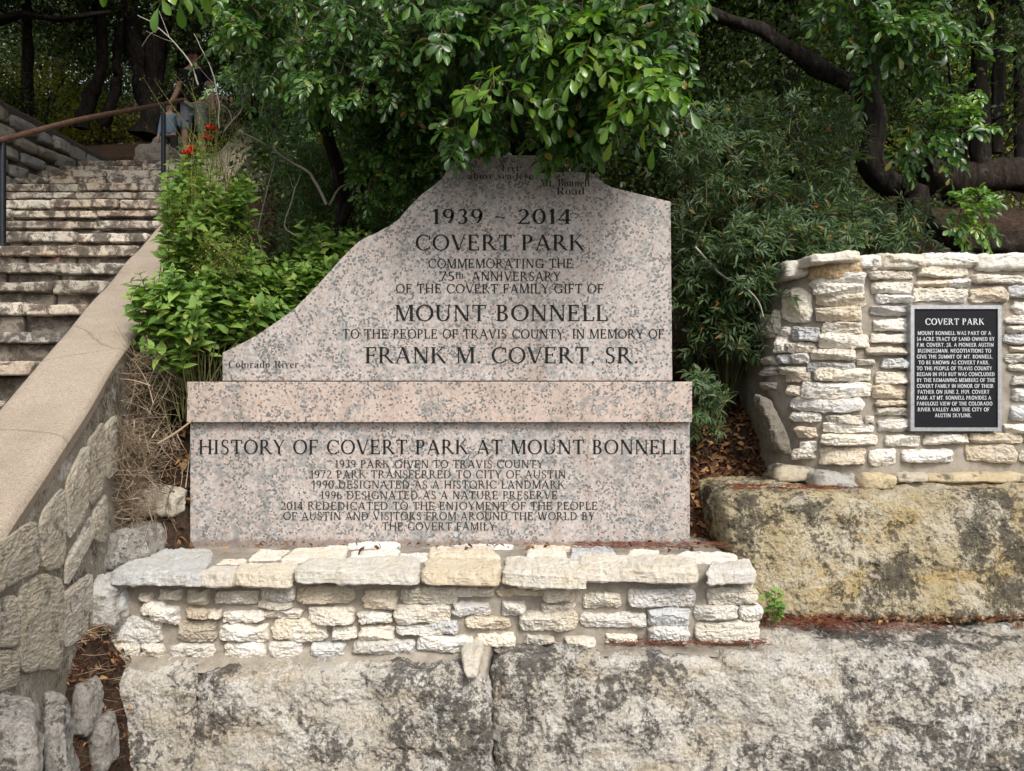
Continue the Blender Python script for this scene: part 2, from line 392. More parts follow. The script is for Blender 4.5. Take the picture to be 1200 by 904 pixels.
TINTS = [(.76, .72, .645), (.74, .69, .60), (.80, .775, .72), (.72, .70, .67), (.68, .60, .48), (.77, .72, .64), (.60, .61, .62), (.78, .73, .63), (.81, .785, .73)]
def pick(r, dim=1.0):
    t = TINTS[int(r.integers(len(TINTS)))]; j = 1+.08*r.standard_normal()
    return (t[0]*j*dim, t[1]*j*dim, t[2]*j*dim, 1)
def wall_stone(mb, quad, mp, D=.03, back=.02, n=(56, 26), r=None, tint=None, wob=1.0, nz=1.0):
    """one roughly squared stone: quad = 4 photo points (tl,tr,br,bl), mp(px,py,proud)->xyz"""
    q = np.asarray(quad, float); r = r or rng
    nu, nv = n
    # denser towards the rim so the arris is crisp
    u = np.sin(np.linspace(-1, 1, nu)*1.45)/math.sin(1.45); v = np.sin(np.linspace(-1, 1, nv)*1.4)/math.sin(1.4)
    U, V = np.meshgrid(u, v)
    k = r.uniform(4.5, 9); rr = np.maximum(np.abs(U), np.abs(V))
    s = rr/np.maximum((np.abs(U)**k+np.abs(V)**k)**(1/k), 1e-6); a, b = U*s, V*s
    sd = r.uniform(0, 500)
    wpx = np.linalg.norm(q[1]-q[0]); hpx = max(np.linalg.norm(q[3]-q[0]), 1)
    g = np.stack((a*wpx/28, b*hpx/28, np.full_like(a, sd)), -1)
    a2 = a+wob*(.10*28/max(wpx, 28))*1.0*vnoise(np.stack((b*1.6, np.sign(a)*3.+0*b, np.full_like(a, sd+9)), -1))*np.abs(a)
    b2 = b*(1+wob*.16*vnoise(np.stack((a*wpx/38, np.sign(b)*5., np.full_like(a, sd+4)), -1)))+wob*.10*vnoise(np.stack((a*wpx/50, 0*a, np.full_like(a, sd+2)), -1))
    e1 = (rr**3)[..., None]*np.stack((1.6*vnoise(np.stack((a*wpx/9, b*hpx/9, np.full_like(a, sd+20)), -1)), 1.3*vnoise(np.stack((a*wpx/9, b*hpx/9, np.full_like(a, sd+30)), -1))), -1)*wob
    a2 = a2+e1[..., 0]*2/max(wpx, 20); b2 = b2+e1[..., 1]*2/max(hpx, 12)
    wu, wv = (a2+1)/2, (b2+1)/2
    p = (q[0]*(1-wu)[..., None]+q[1]*wu[..., None])*(1-wv)[..., None]+(q[3]*(1-wu)[..., None]+q[2]*wu[..., None])*wv[..., None]
    prof = (1-rr**12)**.5
    d = np.ones_like(a)
    for _ in range(4):                                   # chisel facets
        th = r.uniform(0, 2*np.pi); o = r.uniform(.55, 1.05); sl = r.uniform(.4, 1.5)
        d = np.minimum(d, o+sl*(1-(a*np.cos(th)+b*np.sin(th)))-.55)
    d = np.clip(d, .25, 1.1)
    d = d*prof*D*r.uniform(.7, 1.25)+nz*(.009*fbm(g*1.1, 4, .65)+.006*ridge(g*np.array((1.2, 4.5, 1)), 4)+.005*vnoise(g*8))*prof**.5
    d = d-back*(rr > .995)
    xyz = mp(p[..., 0], p[..., 1], d)
    mb.add(xyz.reshape(-1, 3), gridf(nv, nu, True), tint=tint if tint is not None else pick(r))
def rect(x0, y0, x1, y1): return [(x0, y0), (x1, y0), (x1, y1), (x0, y1)]
def from_crop(lst, ox, oy, s): return [tuple(c/s+(ox if i % 2 == 0 else oy) for i, c in enumerate(q)) for q in lst]

# ---- pedestal wall under the monument
ped = empty('stone_pedestal', (-.33, 3.25, .5))
tag(ped, 'low mortared pedestal wall of pale rough limestone under the granite monument', 'wall')
PX0, PX1, PY = -1.665, 1.015, 3.212
v, f = rock_geo(box8(PX0, PX1, PY, 4.25, .50, .875), n=(170, 40, 34), k=22, amps=((.012, 4., 0), (.007, 16., 0), (.003, 50., 0)), seed=2)
mb = MB(); mb.add(v, f); mb.build('mortar_core', MORTAR, ped)
L5 = [(90,205,150,300),(265,210,345,250),(195,225,240,250),(362,208,440,262),(462,213,610,260),(620,200,740,250),(745,200,950,260),(978,210,1095,277),(1112,200,1305,262),
 (208,252,285,294),(235,268,335,330),(360,275,440,312),(440,280,488,306),(488,285,630,326),(610,248,730,278),(632,280,762,310),(785,272,948,330),(960,290,1080,327),(1088,262,1285,332),
 (88,308,275,397),(328,318,462,390),(475,332,650,394),(662,315,852,390),(868,340,952,387),(963,338,1082,390),(1094,335,1310,370),
 (83,395,196,450),(198,398,281,451),(300,400,459,460),(494,398,636,467),(650,390,767,466),(800,400,916,462),(944,386,1160,440),(1164,368,1372,430)]
L6 = [(40,203,235,238),(245,203,418,236),(412,213,517,254),(542,220,684,276),(704,206,942,271),(984,202,1162,264),(94,252,226,303),(264,250,350,299),(403,258,522,300),
 (134,304,296,348),(327,288,532,354),(538,293,772,347),(776,278,924,336),(936,264,1092,317),(1098,262,1174,320),(8,315,111,367),(174,363,309,412),(344,370,452,404),(484,376,592,415),(630,368,742,398),(779,335,922,400),(943,322,1166,394)]
mp = lambda px, py, d: np.stack(((px-CX)/F*(PY-.002), PY-.008-d*1.1+0*px, CZ-(py-CY)/F*(PY-.002)), -1)
mb = MB(); r0 = np.random.default_rng(3)
for q in from_crop(L5, 100, 620, 3)+from_crop(L6, 500, 620, 3): wall_stone(mb, rect(*q), mp, .034, r=r0)
for (y0, y1, z0, z1) in ((3.23,3.5,.52,.62),(3.25,3.45,.64,.73),(3.5,3.75,.62,.72),(3.28,3.6,.75,.83),(3.62,3.9,.74,.83),(3.55,3.8,.52,.6)):   # the stones of its right end
    wall_stone(mb, [(y0, z1), (y1, z1), (y1, z0), (y0, z0)], lambda a, b, d: np.stack((PX1-.004+d, a, b), -1), .028, r=r0)
    wall_stone(mb, [(y1, z1), (y0, z1), (y0, z0), (y1, z0)], lambda a, b, d: np.stack((PX0+.004-d, a, b), -1), .028, r=r0)
mb.build('face_stones', STONE, ped, False)
TOPZ = .905
def top(px, py): Y = (CZ-TOPZ)*F/(py-CY); return (px-CX)/F*Y, Y
SL = [((125,668),(238,672),(250,640),(185,640)),((230,670),(272,672),(280,660),(250,660)),((271,668),(340,672),(349,657),(282,657)),((345,669),(493,672),(490,652),(362,654)),
 ((494,669),(584,671),(588,653),(502,653)),((588,668),(690,674),(674,650),(594,650)),((680,666),(814,671),(815,652),(680,650)),((828,670),(884,668),(876,655),(835,656)),
 ((288,651),(322,651),(342,638),(305,638)),((328,653),(405,653),(406,638),(345,640)),((409,650),(463,648),(468,640),(412,641)),((466,651),(499,652),(503,643),(470,643)),
 ((503,650),(585,650),(575,638),(505,638)),((617,648),(665,648),(660,640),(622,640)),((668,647),(725,647),(715,635),(672,635)),((735,650),(770,650),(772,642),(738,642)),
 ((790,652),(864,653),(860,644),(800,644)),((252,656),(286,655),(290,649),(262,649)),((407,638),(465,637),(470,632),(410,632)),((520,637),(600,637),(605,632),(525,632)),((620,638),(668,638),(668,633),(625,633))]
mb = MB()
CT = [(.54,.545,.54),(.64,.60,.54),(.66,.60,.49),(.62,.59,.53),(.63,.55,.42),(.66,.62,.54),(.66,.61,.53),(.63,.60,.55)]
for i, s in enumerate(SL):
    fl, fr, br, bl = [top(*p) for p in s]; th = .052 if i < 8 else .03; dz = -.006*(i % 3)-(.012 if i >= 8 else 0)+(-.01 if i == 0 else 0)
    c8 = [(*fl, TOPZ-th+dz), (*fr, TOPZ-th+dz), (*bl, TOPZ-th+dz), (*br, TOPZ-th+dz), (fl[0], fl[1]+.015, TOPZ+dz), (fr[0], fr[1]+.015, TOPZ+dz), (*bl, TOPZ+dz), (*br, TOPZ+dz)]
    v, f = rock_geo(c8, n=(64, 26, 12), k=12, amps=((.016, 6., 0), (.008, 18., 1), (.005, 45., 1)), seed=40+i)
    t = CT[i] if i < 8 else TINTS[i % 8]
    mb.add(v, f, tint=(*t, 1))
mb.build('coping_stones', STONE, ped, False)

# ---- granite monument
def Ppoly(pts, Y): return [tuple(P(x, y, Y)) for x, y in pts]
def slab(name, poly, Y0, Y1, mat, parent, bev=.004):
    bm = bmesh.new(); n = len(poly)
    fr = [bm.verts.new((x, Y0, z)) for x, _, z in poly]; bk = [bm.verts.new((x, Y1, z)) for x, _, z in poly]
    bm.faces.new(fr); bm.faces.new(bk[::-1])
    for i in range(n): bm.faces.new((fr[i], bk[i], bk[(i+1) % n], fr[(i+1) % n]))
    bmesh.ops.recalc_face_normals(bm, faces=bm.faces)
    bmesh.ops.bevel(bm, geom=[e for e in bm.edges if e.calc_face_angle(0) > .6], offset=bev, segments=2, affect='EDGES', profile=.6)
    me = bpy.data.meshes.new(name); bm.to_mesh(me); bm.free(); me.materials.append(mat)
    o = bpy.data.objects.new(name, me); COL.objects.link(o); adopt(o, parent); return o
MY, CYF, BY = 3.76, 3.66, 3.70
mon = empty('granite_monument', (-.35, 3.9, .905))
tag(mon, 'pink speckled granite monument carved with the dates 1939 to 2014, on the low pedestal wall', 'monument')
curve_l = [(260.5,446.6),(260.5,413.5),(282,403),(301,393),(323,378),(346,361),(369.5,337),(402,301),(412,291),(420,283.5),(429,278),(441,273),(459,263),(468,256),(477,245),(495,227),(510,216),(519,208),(524,199),(530,190),(548,186),(590,182),(632,182),(634,203),(650,202),(673,201),(693.5,202.5),(701,209),(708,215),(717,219.5),(786,236.5),(788,446.6)]
upper = slab('upper_slab', Ppoly(curve_l, MY), MY, MY+.22, GRAN, mon)
capo = slab('cap_course', [(-1.540, 0, 1.476), (-1.540, 0, 1.668), (.853, 0, 1.668), (.853, 0, 1.476)], CYF, 4.12, GRANW, mon, .003)
baseb = slab('base_block', [(-1.541, 0, .87), (-1.541, 0, 1.474), (.852, 0, 1.474), (.852, 0, .87)], BY, 4.10, GRAN, mon)

def serif(t):
    o = ''
    for c in t:
        if 'A' <= c <= 'Z': o += chr(0x1D400+ord(c)-65)
        elif 'a' <= c <= 'z': o += chr(0x1D41A+ord(c)-97)
        elif '0' <= c <= '9': o += chr(0x1D7CE+ord(c)-48)
        else: o += c
    return o
LETTERS = {}
def glyph(ch, T, h):
    """a roman capital or figure as a list of polygons, capital height 1: (polygons, advance)"""
    P_ = []; sr = .085; st = .042
    def quad(*p): P_.append([tuple(q) for q in p])
    def line(x0, y0, x1, y1, w): quad((x0-w/2, y0), (x0+w/2, y0), (x1+w/2, y1), (x1-w/2, y1))
    def hor(x0, x1, y, w=None): w = w or h; quad((x0, y-w/2), (x1, y-w/2), (x1, y+w/2), (x0, y+w/2))
    def ser(x, y, l=sr, r=sr):
        y0, y1 = (0, st) if y == 0 else (1-st, 1)
        quad((x-l, y0), (x+r, y0), (x+r, y1), (x-l, y1))
    def stem(x, w=None, a=True, b=True, y0=0., y1=1.):
        w = w or T; line(x, y0, x, y1, w)
        if a: ser(x, 0, w/2+.07, w/2+.07)
        if b: ser(x, 1, w/2+.07, w/2+.07)
    def arc(cx, cy, rx, ry, a0, a1, t=None, hh=None, n=None):
        t = t or T; hh = hh or h; n = n or max(4, int(abs(a1-a0)/14)); pr = None
        for i in range(n+1):
            a = R(a0+(a1-a0)*i/n); o = (cx+rx*math.cos(a), cy+ry*math.sin(a)); q = (cx+(rx-t)*math.cos(a), cy+(ry-hh)*math.sin(a))
            if pr: quad(pr[0], o, q, pr[1])
            pr = (o, q)
    def tick(x, y0, y1): line(x, y0, x, y1, h)
    adv = .8
    if ch == 'A': line(.08, 0, .41, 1, h); line(.74, 0, .40, 1, T); hor(.2, .62, .34); ser(.08, 0); ser(.74, 0, .12, .11); adv = .86
    elif ch == 'B': stem(.14); hor(.08, .34, 1-h/2); hor(.1, .34, .53); hor(.08, .36, h/2); arc(.32, .765, .24, .235, -90, 90); arc(.34, .265, .27, .265, -90, 90); adv = .68
    elif ch == 'C': arc(.46, .5, .44, .515, 48, 312); tick(.77, .66, .96); tick(.77, .10, .24); adv = .84
    elif ch == 'D': stem(.14); hor(.08, .36, 1-h/2); hor(.08, .36, h/2); arc(.36, .5, .44, .5, -90, 90); adv = .87
    elif ch == 'E': stem(.14); hor(.08, .56, 1-h/2); hor(.1, .46, .52); hor(.08, .60, h/2); tick(.55, .78, 1); tick(.59, 0, .24); tick(.455, .42, .62); adv = .68
    elif ch == 'F': stem(.14); hor(.08, .56, 1-h/2); hor(.1, .46, .50); tick(.55, .76, 1); tick(.455, .40, .60); adv = .62
    elif ch == 'G': arc(.46, .5, .44, .515, 48, 318); tick(.77, .66, .96); line(.78, .03, .78, .42, T); hor(.62, .9, .42); adv = .92
    elif ch == 'H': stem(.14); stem(.72); hor(.14, .72, .52); adv = .88
    elif ch == 'I': stem(.16); adv = .34
    elif ch == 'J': stem(.26, None, False, True, .1); arc(.12, .12, .2, .22, -120, 0); adv = .44
    elif ch == 'K': stem(.14); line(.16, .44, .64, 1, h); line(.74, 0, .34, .60, T); ser(.64, 1); ser(.74, 0); adv = .84
    elif ch == 'L': stem(.14); hor(.08, .56, h/2); tick(.56, 0, .26); adv = .62
    elif ch == 'M': stem(.12, h*1.1); line(.16, 1, .48, .02, T); line(.80, 1, .49, .02, h); stem(.86, T); ser(.12, 1, .1, .02); adv = 1.0
    elif ch == 'N': stem(.13, h*1.1); stem(.73, h*1.1, False); line(.14, 1, .71, 0, T*1.1); ser(.13, 1, .1, .03); adv = .87
    elif ch in 'OQ': arc(.46, .5, .46, .515, 0, 360); adv = .92
    elif ch == 'P': stem(.14); hor(.08, .34, 1-h/2); hor(.1, .34, .47); arc(.33, .73, .26, .27, -90, 90); adv = .64
    elif ch == 'R': stem(.14); hor(.08, .34, 1-h/2); hor(.1, .34, .49); arc(.33, .74, .25, .26, -90, 90); line(.74, 0, .34, .5, T); ser(.75, 0, .09, .08); adv = .80
    elif ch == 'S': arc(.29, .745, .23, .27, 50, 270, T*.8); arc(.29, .255, .25, .27, 90, -130, T*.8); line(.40, .42, .16, .62, T*.9); tick(.45, .74, .96); tick(.09, .04, .26); adv = .58
    elif ch == 'T': stem(.37, None, True, False); hor(.03, .71, 1-h/2); tick(.05, .76, 1); tick(.69, .76, 1); adv = .74
    elif ch == 'U': stem(.14, None, False, True, .3); stem(.70, h*1.1, False, True, .3); arc(.415, .32, .335, .335, 180, 360, T); adv = .85
    elif ch == 'V': line(.40, 0, .08, 1, T); line(.42, 0, .72, 1, h); ser(.08, 1, .1, .1); ser(.72, 1); adv = .80
    elif ch == 'W': line(.33, 0, .08, 1, T); line(.34, 0, .58, 1, h); line(.80, 0, .55, 1, T); line(.81, 0, 1.06, 1, h); ser(.08, 1); ser(.55, 1, .1, .1); ser(1.06, 1); adv = 1.14
    elif ch == 'X': line(.7, 0, .1, 1, T); line(.08, 0, .7, 1, h); adv = .8
    elif ch == 'Y': line(.38, .44, .08, 1, T); line(.38, .44, .68, 1, h); line(.38, 0, .38, .48, T); ser(.08, 1); ser(.68, 1); ser(.38, 0, .13, .13); adv = .76
    elif ch == 'Z': hor(.08, .66, 1-h/2); hor(.06, .68, h/2); line(.12, 0, .6, 1, T); adv = .74
    elif ch == '0': arc(.32, .5, .32, .515, 0, 360); adv = .66
    elif ch == '1': stem(.2, None, True, False); line(.06, .82, .19, 1, h*1.3); adv = .38
    elif ch == '2': arc(.28, .72, .26, .285, 160, -30, T); line(.08, .04, .48, .60, T*.8); hor(.04, .56, .045, .09); tick(.56, .0, .18); adv = .62
    elif ch == '3': arc(.26, .755, .22, .25, 150, -90, T); arc(.25, .27, .26, .28, 90, -150, T); adv = .56
    elif ch == '4': line(.03, .26, .42, 1, h); hor(.0, .60, .26, h*1.2); stem(.43, None, True, False); adv = .64
    elif ch == '5': line(.12, .5, .14, .98, h); hor(.12, .50, .96, .08); arc(.24, .30, .28, .31, 120, -150, T); adv = .58
    elif ch == '6': arc(.29, .30, .27, .31, 0, 360, T*.9); arc(.42, .40, .40, .62, 115, 190, T); adv = .60
    elif ch == '7': hor(.04, .54, .955, .09); line(.2, 0, .51, .96, T*.8); tick(.05, .78, 1); adv = .58
    elif ch == '8': arc(.28, .76, .21, .25, 0, 360, T*.8); arc(.28, .27, .26, .28, 0, 360, T*.9); adv = .58
    elif ch == '9': arc(.29, .70, .27, .31, 0, 360, T*.9); arc(.16, .60, .40, .62, -65, 10, T); adv = .60
    elif ch == ',': quad((.06, .0), (.18, .0), (.18, .12), (.06, .12)); quad((.13, .0), (.18, .0), (.09, -.16), (.05, -.14)); adv = .24
    elif ch == '.': quad((.06, .0), (.19, .0), (.19, .13), (.06, .13)); adv = .26
    elif ch == '-': hor(.04, .3, .4, .08); adv = .36
    elif ch == '~': arc(.14, .40, .14, .13, 150, 20, .06, .08); arc(.38, .50, .14, .13, 200, 340, .06, .08); adv = .56
    elif ch == ' ': adv = .34
    return P_, adv
def roman(body, px0, px1, py, hpx, Y, mat, parent, T=.13, h=.055, depth=.0015, gap=.09):
    """a line of carved roman capitals between two photo columns"""
    bm = LETTERS.setdefault((parent.name, mat.name), (bmesh.new(), parent, mat))[0]; x = 0; polys = []
    for ch in body:
        g_, adv = glyph(ch, T, h); polys += [[(x+a, b) for a, b in p] for p in g_]; x += adv+gap
    xs_ = [a for p in polys for a, b in p]; lo, hi = min(xs_), max(xs_); sc = (px1-px0)/(hi-lo)
    for p in polys:
        pts = [((px0+(a-lo)*sc-CX)/F*Y, Y-depth, CZ-(py-CY)/F*Y+(b-.5)*hpx/F*Y) for a, b in p]
        ar = sum(pts[i][0]*pts[(i+1) % 4][2]-pts[(i+1) % 4][0]*pts[i][2] for i in range(4))
        bm.faces.new([bm.verts.new(q) for q in (pts if ar > 0 else pts[::-1])])
def text(body, px0, px1, py, hpx, Y, mat, parent, off=-.006, depth=.0015, name='lettering'):
    """one line of lettering: between photo columns px0..px1, centred on row py, capital height hpx, laid on the plane Y"""
    cu = bpy.data.curves.new(name, 'FONT'); cu.body = serif(body); cu.offset = off; cu.size = 1; cu.resolution_u = 3
    cu.space_word = 1.15
    cu.space_character = 1.06
    to = bpy.data.objects.new(name, cu); COL.objects.link(to); bpy.context.view_layer.update()
    me = bpy.data.meshes.new_from_object(to.evaluated_get(bpy.context.evaluated_depsgraph_get()))
    bpy.data.objects.remove(to); 
    n = len(me.vertices); co = np.empty(n*3, np.float32); me.vertices.foreach_get('co', co); co = co.reshape(-1, 3)
    x0, x1 = co[:, 0].min(), co[:, 0].max(); cap = .70
    W_ = (px1-px0)/F*Y; H_ = hpx/F*Y
    X = (px0-CX)/F*Y+(co[:, 0]-x0)/(x1-x0)*W_
    Z = CZ-(py-CY)/F*Y+(co[:, 1]/cap-.5)*H_
    co[:, 0], co[:, 1], co[:, 2] = X, Y-depth, Z
    me.vertices.foreach_set('co', co.ravel()); bm = LETTERS.setdefault((parent.name, mat.name), (bmesh.new(), parent, mat))[0]; bm.from_mesh(me); bpy.data.meshes.remove(me)
def flush_text():
    for bm, parent, mat in LETTERS.values():
        me = bpy.data.meshes.new('lettering'); bm.to_mesh(me); bm.free(); me.materials.clear(); me.materials.append(mat)
        o = bpy.data.objects.new('lettering', me); COL.objects.link(o); adopt(o, parent)
    LETTERS.clear()
for (b, a, c, y, h, m, of) in [('Feet', 588, 608, 197, 8, INKW, -.010), ('above sea level', 549, 628, 206.5, 8, INKW, -.010), ('Mt. Bonnell', 633, 691, 214.5, 9, INKW, -.010), ('Road', 652, 685, 224, 9, INKW, -.010),
        ('1939 ~ 2014', 507, 669, 254, 17.5, INK, -.008), ('COVERT PARK', 487, 685, 284.5, 18.5, INK, -.008), ('COMMEMORATING THE', 502, 671, 309, 11, INK, -.0095), ('75', 515, 532.5, 324, 11, INK, 0), ('th', 534, 543, 322.5, 9, INKW, -.006), ('ANNIVERSARY', 553, 657, 324, 11, INK, 0),
        ('OF THE COVERT FAMILY GIFT OF', 464, 707, 338.5, 11, INK, -.0095), ('MOUNT BONNELL', 463, 712, 367, 19, INK, -.008), ('- TO THE PEOPLE OF TRAVIS COUNTY, IN MEMORY OF', 392, 778, 391.5, 11, INK, -.0095),
        ('FRANK M. COVERT, SR.', 428, 747, 416.5, 19, INK, -.008), ('Colorado River', 268, 350, 427, 9, INKW, -.009)]:
    (text(b, a, c, y, h, MY, m, upper, of) if any(q.islower() for q in b) else roman(b, a, c, y, h, MY, m, upper, *((.15, .066) if h > 14 else (.145, .085))))
for (b, a, c, y, h, m, of) in [('HISTORY OF COVERT PARK AT MOUNT BONNELL', 233, 799, 524, 17, INK, -.008), ('1939 PARK GIVEN TO TRAVIS COUNTY', 393, 637, 544, 9.5, INKW, -.009), ('1972 PARK TRANSFERRED TO CITY OF AUSTIN', 364, 663, 556, 9.5, INKW, -.009),
        ('1990 DESIGNATED AS A HISTORIC LANDMARK', 366, 662, 568, 9.5, INKW, -.009), ('1996 DESIGNATED AS A NATURE PRESERVE', 376, 653, 580.5, 9.5, INKW, -.009), ('2014 REDEDICATED TO THE ENJOYMENT OF THE PEOPLE', 329, 700, 593, 9.5, INKW, -.009),
        ('OF AUSTIN AND VISITORS FROM AROUND THE WORLD BY', 332, 697, 605, 9.5, INKW, -.009), ('THE COVERT FAMILY', 448, 581, 617, 9.5, INKW, -.009)]:
    roman(b, a, c, y, h, BY, m, baseb, *((.15, .068) if h > 14 else (.145, .088)))

flush_text()

# ---- big boulders
def fb(tl, tr, br, bl, Yt, Yb, back, zb=None, zt=None, shx=0):
    """8 corners of a boulder whose front is seen between four photo points"""
    TL, TR, BR, BL = P(*tl, Yt), P(*tr, Yt), P(*br, Yb), P(*bl, Yb)
    z0 = zb if zb is not None else min(BL[2], BR[2])
    return [BL, BR, (BL[0]+shx, back, BL[2]), (BR[0]+shx, back, BR[2]), TL, TR, (TL[0]+shx, back, zt if zt is not None else TL[2]), (TR[0]+shx, back, zt if zt is not None else TR[2])]
BIG = ((.026, 1.8, 0), (.022, 4.0, 1), (.016, 10., 0), (.010, 22., 0), (.007, 50., 0), (.004, 120., 0))
b1 = rock('limestone_boulder', fb((128, 796), (226, 790), (216, 1010), (112, 1010), 3.06, 3.02, 3.6, zt=.50), BOULG, n=(100, 40, 190), k=16, amps=BIG, seed=11, ridg=.03)
tag(b1, 'narrow grey mottled boulder at the left end of the bottom row, beside a dark crack', 'boulder')
b2 = rock('limestone_boulder', fb((229, 790), (575, 788), (588, 1010), (208, 1010), 3.05, 3.00, 3.6, zt=.50), BOULG, n=(330, 40, 190), k=16, amps=BIG, seed=12, ridg=.04)
tag(b2, 'wide grey lichen-spotted boulder below the pedestal, between two dark cracks', 'boulder')
b3 = rock('limestone_boulder', fb((579, 775), (1360, 778), (1360, 1010), (587, 1010), 3.05, 2.98, 3.95, zt=.56), BOULG, n=(560, 50, 190), k=20, amps=BIG, seed=23, ridg=.05)
tag(b3, 'long grey and white mottled boulder filling the bottom right, with a flat top ledge', 'boulder')
b4 = rock('limestone_boulder', fb((853, 580), (1400, 574), (1400, 738), (872, 724), 3.62, 3.52, 4.75, zt=1.15), BOULY, n=(480, 60, 150), k=18, amps=((.03, 2., 0), (.022, 4.5, 1), (.014, 12., 0), (.009, 26., 0), (.005, 60., 0), (.003, 120., 0)), seed=31, ridg=.04)
tag(b4, 'large golden yellow boulder with black lichen under the curved stone wall', 'boulder')
mb = MB()   # mortar dabs that bed the pedestal on its boulders
for (x0, x1, y0, y1, s) in ((136, 330, 764, 792, 1), (330, 575, 758, 806, 2), (575, 885, 755, 772, 3)):
    v, f = rock_geo(fb((x0, y0), (x1, y0), (x1, y1), (x0, y1), 3.215, 3.10, 3.5), n=(90, 20, 24), k=8, amps=((.02, 5., 0), (.008, 18., 0), (.003, 60., 0)), seed=60+s); mb.add(v, f)
v, f = rock_geo(fb((545, 762), (578, 762), (572, 820), (540, 818), 3.10, 3.03, 3.5), n=(24, 14, 34), k=5, amps=((.02, 7., 0), (.006, 25., 0)), seed=70); mb.add(v, f)
mb.build('mortar_bed', MORTAR, ped)
mb = MB(); v, f = rock_geo(fb((537, 766), (566, 764), (560, 800), (545, 798), 3.05, 3.0, 3.3), n=(24, 14, 28), k=5, amps=((.012, 9., 0), (.005, 30., 1)), seed=71); mb.add(v, f, tint=(.62, .58, .50, 1)); mb.build('wedge_stone', STONE, ped)

# ---- loose rocks on the left
rk = rock('loose_rock', fb((106, 626), (160, 622), (158, 664), (112, 668), 3.34, 3.30, 3.62), LEDGE, n=(50, 40, 40), k=5, amps=((.035, 5., 0), (.02, 10., 1), (.005, 40., 0)), seed=81)
tag(rk, 'brown angular loose rock beside the top left corner of the pedestal', 'rock')
rk = rock('loose_rock', fb((74, 690), (130, 682), (128, 744), (80, 742), 3.10, 3.06, 3.4), STONED, tint=(.52, .51, .49, 1), n=(56, 40, 44), k=4.5, amps=((.03, 5., 0), (.02, 10., 1), (.006, 36., 0)), seed=82)
tag(rk, 'grey ribbed loose rock wedged between the stair wall and the pedestal', 'rock')
rk = rock('loose_rock', fb((146, 576), (178, 572), (178, 606), (148, 606), 3.60, 3.58, 3.75), STONED, tint=(.42, .37, .30, 1), n=(34, 26, 30), k=4, amps=((.02, 7., 0), (.012, 14., 1)), seed=83)
tag(rk, 'small squarish tan rock half buried in dry twigs, the left one of two', 'rock')
rk = rock('loose_rock', fb((180, 574), (207, 576), (205, 608), (178, 606), 3.62, 3.6, 3.75), STONED, tint=(.52, .48, .40, 1), n=(34, 26, 30), k=4, amps=((.02, 7., 0), (.012, 14., 1)), seed=84)
tag(rk, 'small pale ribbed rock half buried in dry twigs, next to the granite base', 'rock')
rk = rock('ledge_rock', fb((-140, 856), (44, 842), (48, 1010), (-140, 1010), 2.02, 1.97, 2.24, shx=-.15), LEDGE, n=(60, 40, 60), k=7, amps=((.03, 4., 0), (.015, 12., 1), (.005, 40., 0)), seed=85)
tag(rk, 'flat topped blue grey ledge rock in the bottom left corner', 'rock')
rk = rock('ledge_rock', fb((44, 842), (80, 838), (88, 1010), (50, 1010), 2.12, 2.08, 2.34, shx=-.13), LEDGE, n=(34, 34, 60), k=6, amps=((.03, 4., 0), (.015, 12., 1), (.005, 40., 0)), seed=86)
tag(rk, 'narrow upright ledge rock at the foot of the stair wall, beside the dry leaves', 'rock')
for i, (x0, x1, y0, y1, Yd, lab) in enumerate(((84, 104, 806, 838, 2.78, 'fist sized grey stone in the leafy gap, just right of the upright ledge rock'), (100, 124, 846, 880, 2.82, 'pale rounded stone against the foot of the left boulder'), (84, 112, 756, 782, 2.98, 'dark flat stone tucked under the ribbed loose rock'))):
    rk = rock('loose_stone', fb((x0, y0), (x1, y0+3), (x1, y1+30), (x0, y1+30), Yd, Yd-.03, Yd+.14, shx=-.03), LEDGE, n=(26, 24, 26), k=4, amps=((.02, 6., 0), (.012, 14., 1), (.004, 40., 0)), seed=150+i); tag(rk, lab, 'stone')
rk = rock('leaning_slab', fb((888, 462), (908, 470), (932, 534), (915, 532), 4.05, 3.92, 4.18), STONED, tint=(.20, .18, .15, 1), n=(40, 24, 80), k=5, amps=((.02, 6., 0), (.012, 16., 1)), seed=88)
tag(rk, 'grey leaning stone slab at the left foot of the curved wall', 'rock')

# ---- curved stone wall on the right with its plaque
cw = empty('curved_stone_wall', (2.3, 3.9, 1.12))
tag(cw, 'curved wall of stacked white limestone strips in mortar holding the black plaque', 'wall')
ang = np.linspace(0, np.pi/2, 20)
path = [(4.2, 3.87), (1.86, 3.87)]+[(1.86-.46*math.sin(t), 3.87+.46*(1-math.cos(t))) for t in ang[1:]]+[(1.40, 4.6), (1.44, 5.2)]
path = np.array(path); sl_ = np.concatenate(([0], np.cumsum(np.linalg.norm(np.diff(path, axis=0), axis=1))))
sS = np.linspace(0, sl_[-1], 900); pX = np.interp(sS, sl_, path[:, 0]); pY = np.interp(sS, sl_, path[:, 1])
tX, tY = np.gradient(pX), np.gradient(pY); ln = np.hypot(tX, tY); nX, nY = tY/ln, -tX/ln       # outward normal
nX, nY = (nX, nY) if nY[0] < 0 else (-nX, -nY)
pPX = CX+F*pX/pY; ordr = np.argsort(pPX)
def cmap(px, py, d):
    s = np.interp(px, pPX[ordr], sS[ordr]); X, Y = np.interp(s, sS, pX), np.interp(s, sS, pY)
    return np.stack((X+np.interp(s, sS, nX)*d, Y+np.interp(s, sS, nY)*d, CZ-(py-CY)/F*Y), -1)
zz = np.linspace(1.10, 2.285, 110); ss = np.linspace(0, sl_[-1], 320)
X = np.interp(ss, sS, pX); Y = np.interp(ss, sS, pY); NX = np.interp(ss, sS, nX); NY = np.interp(ss, sS, nY)
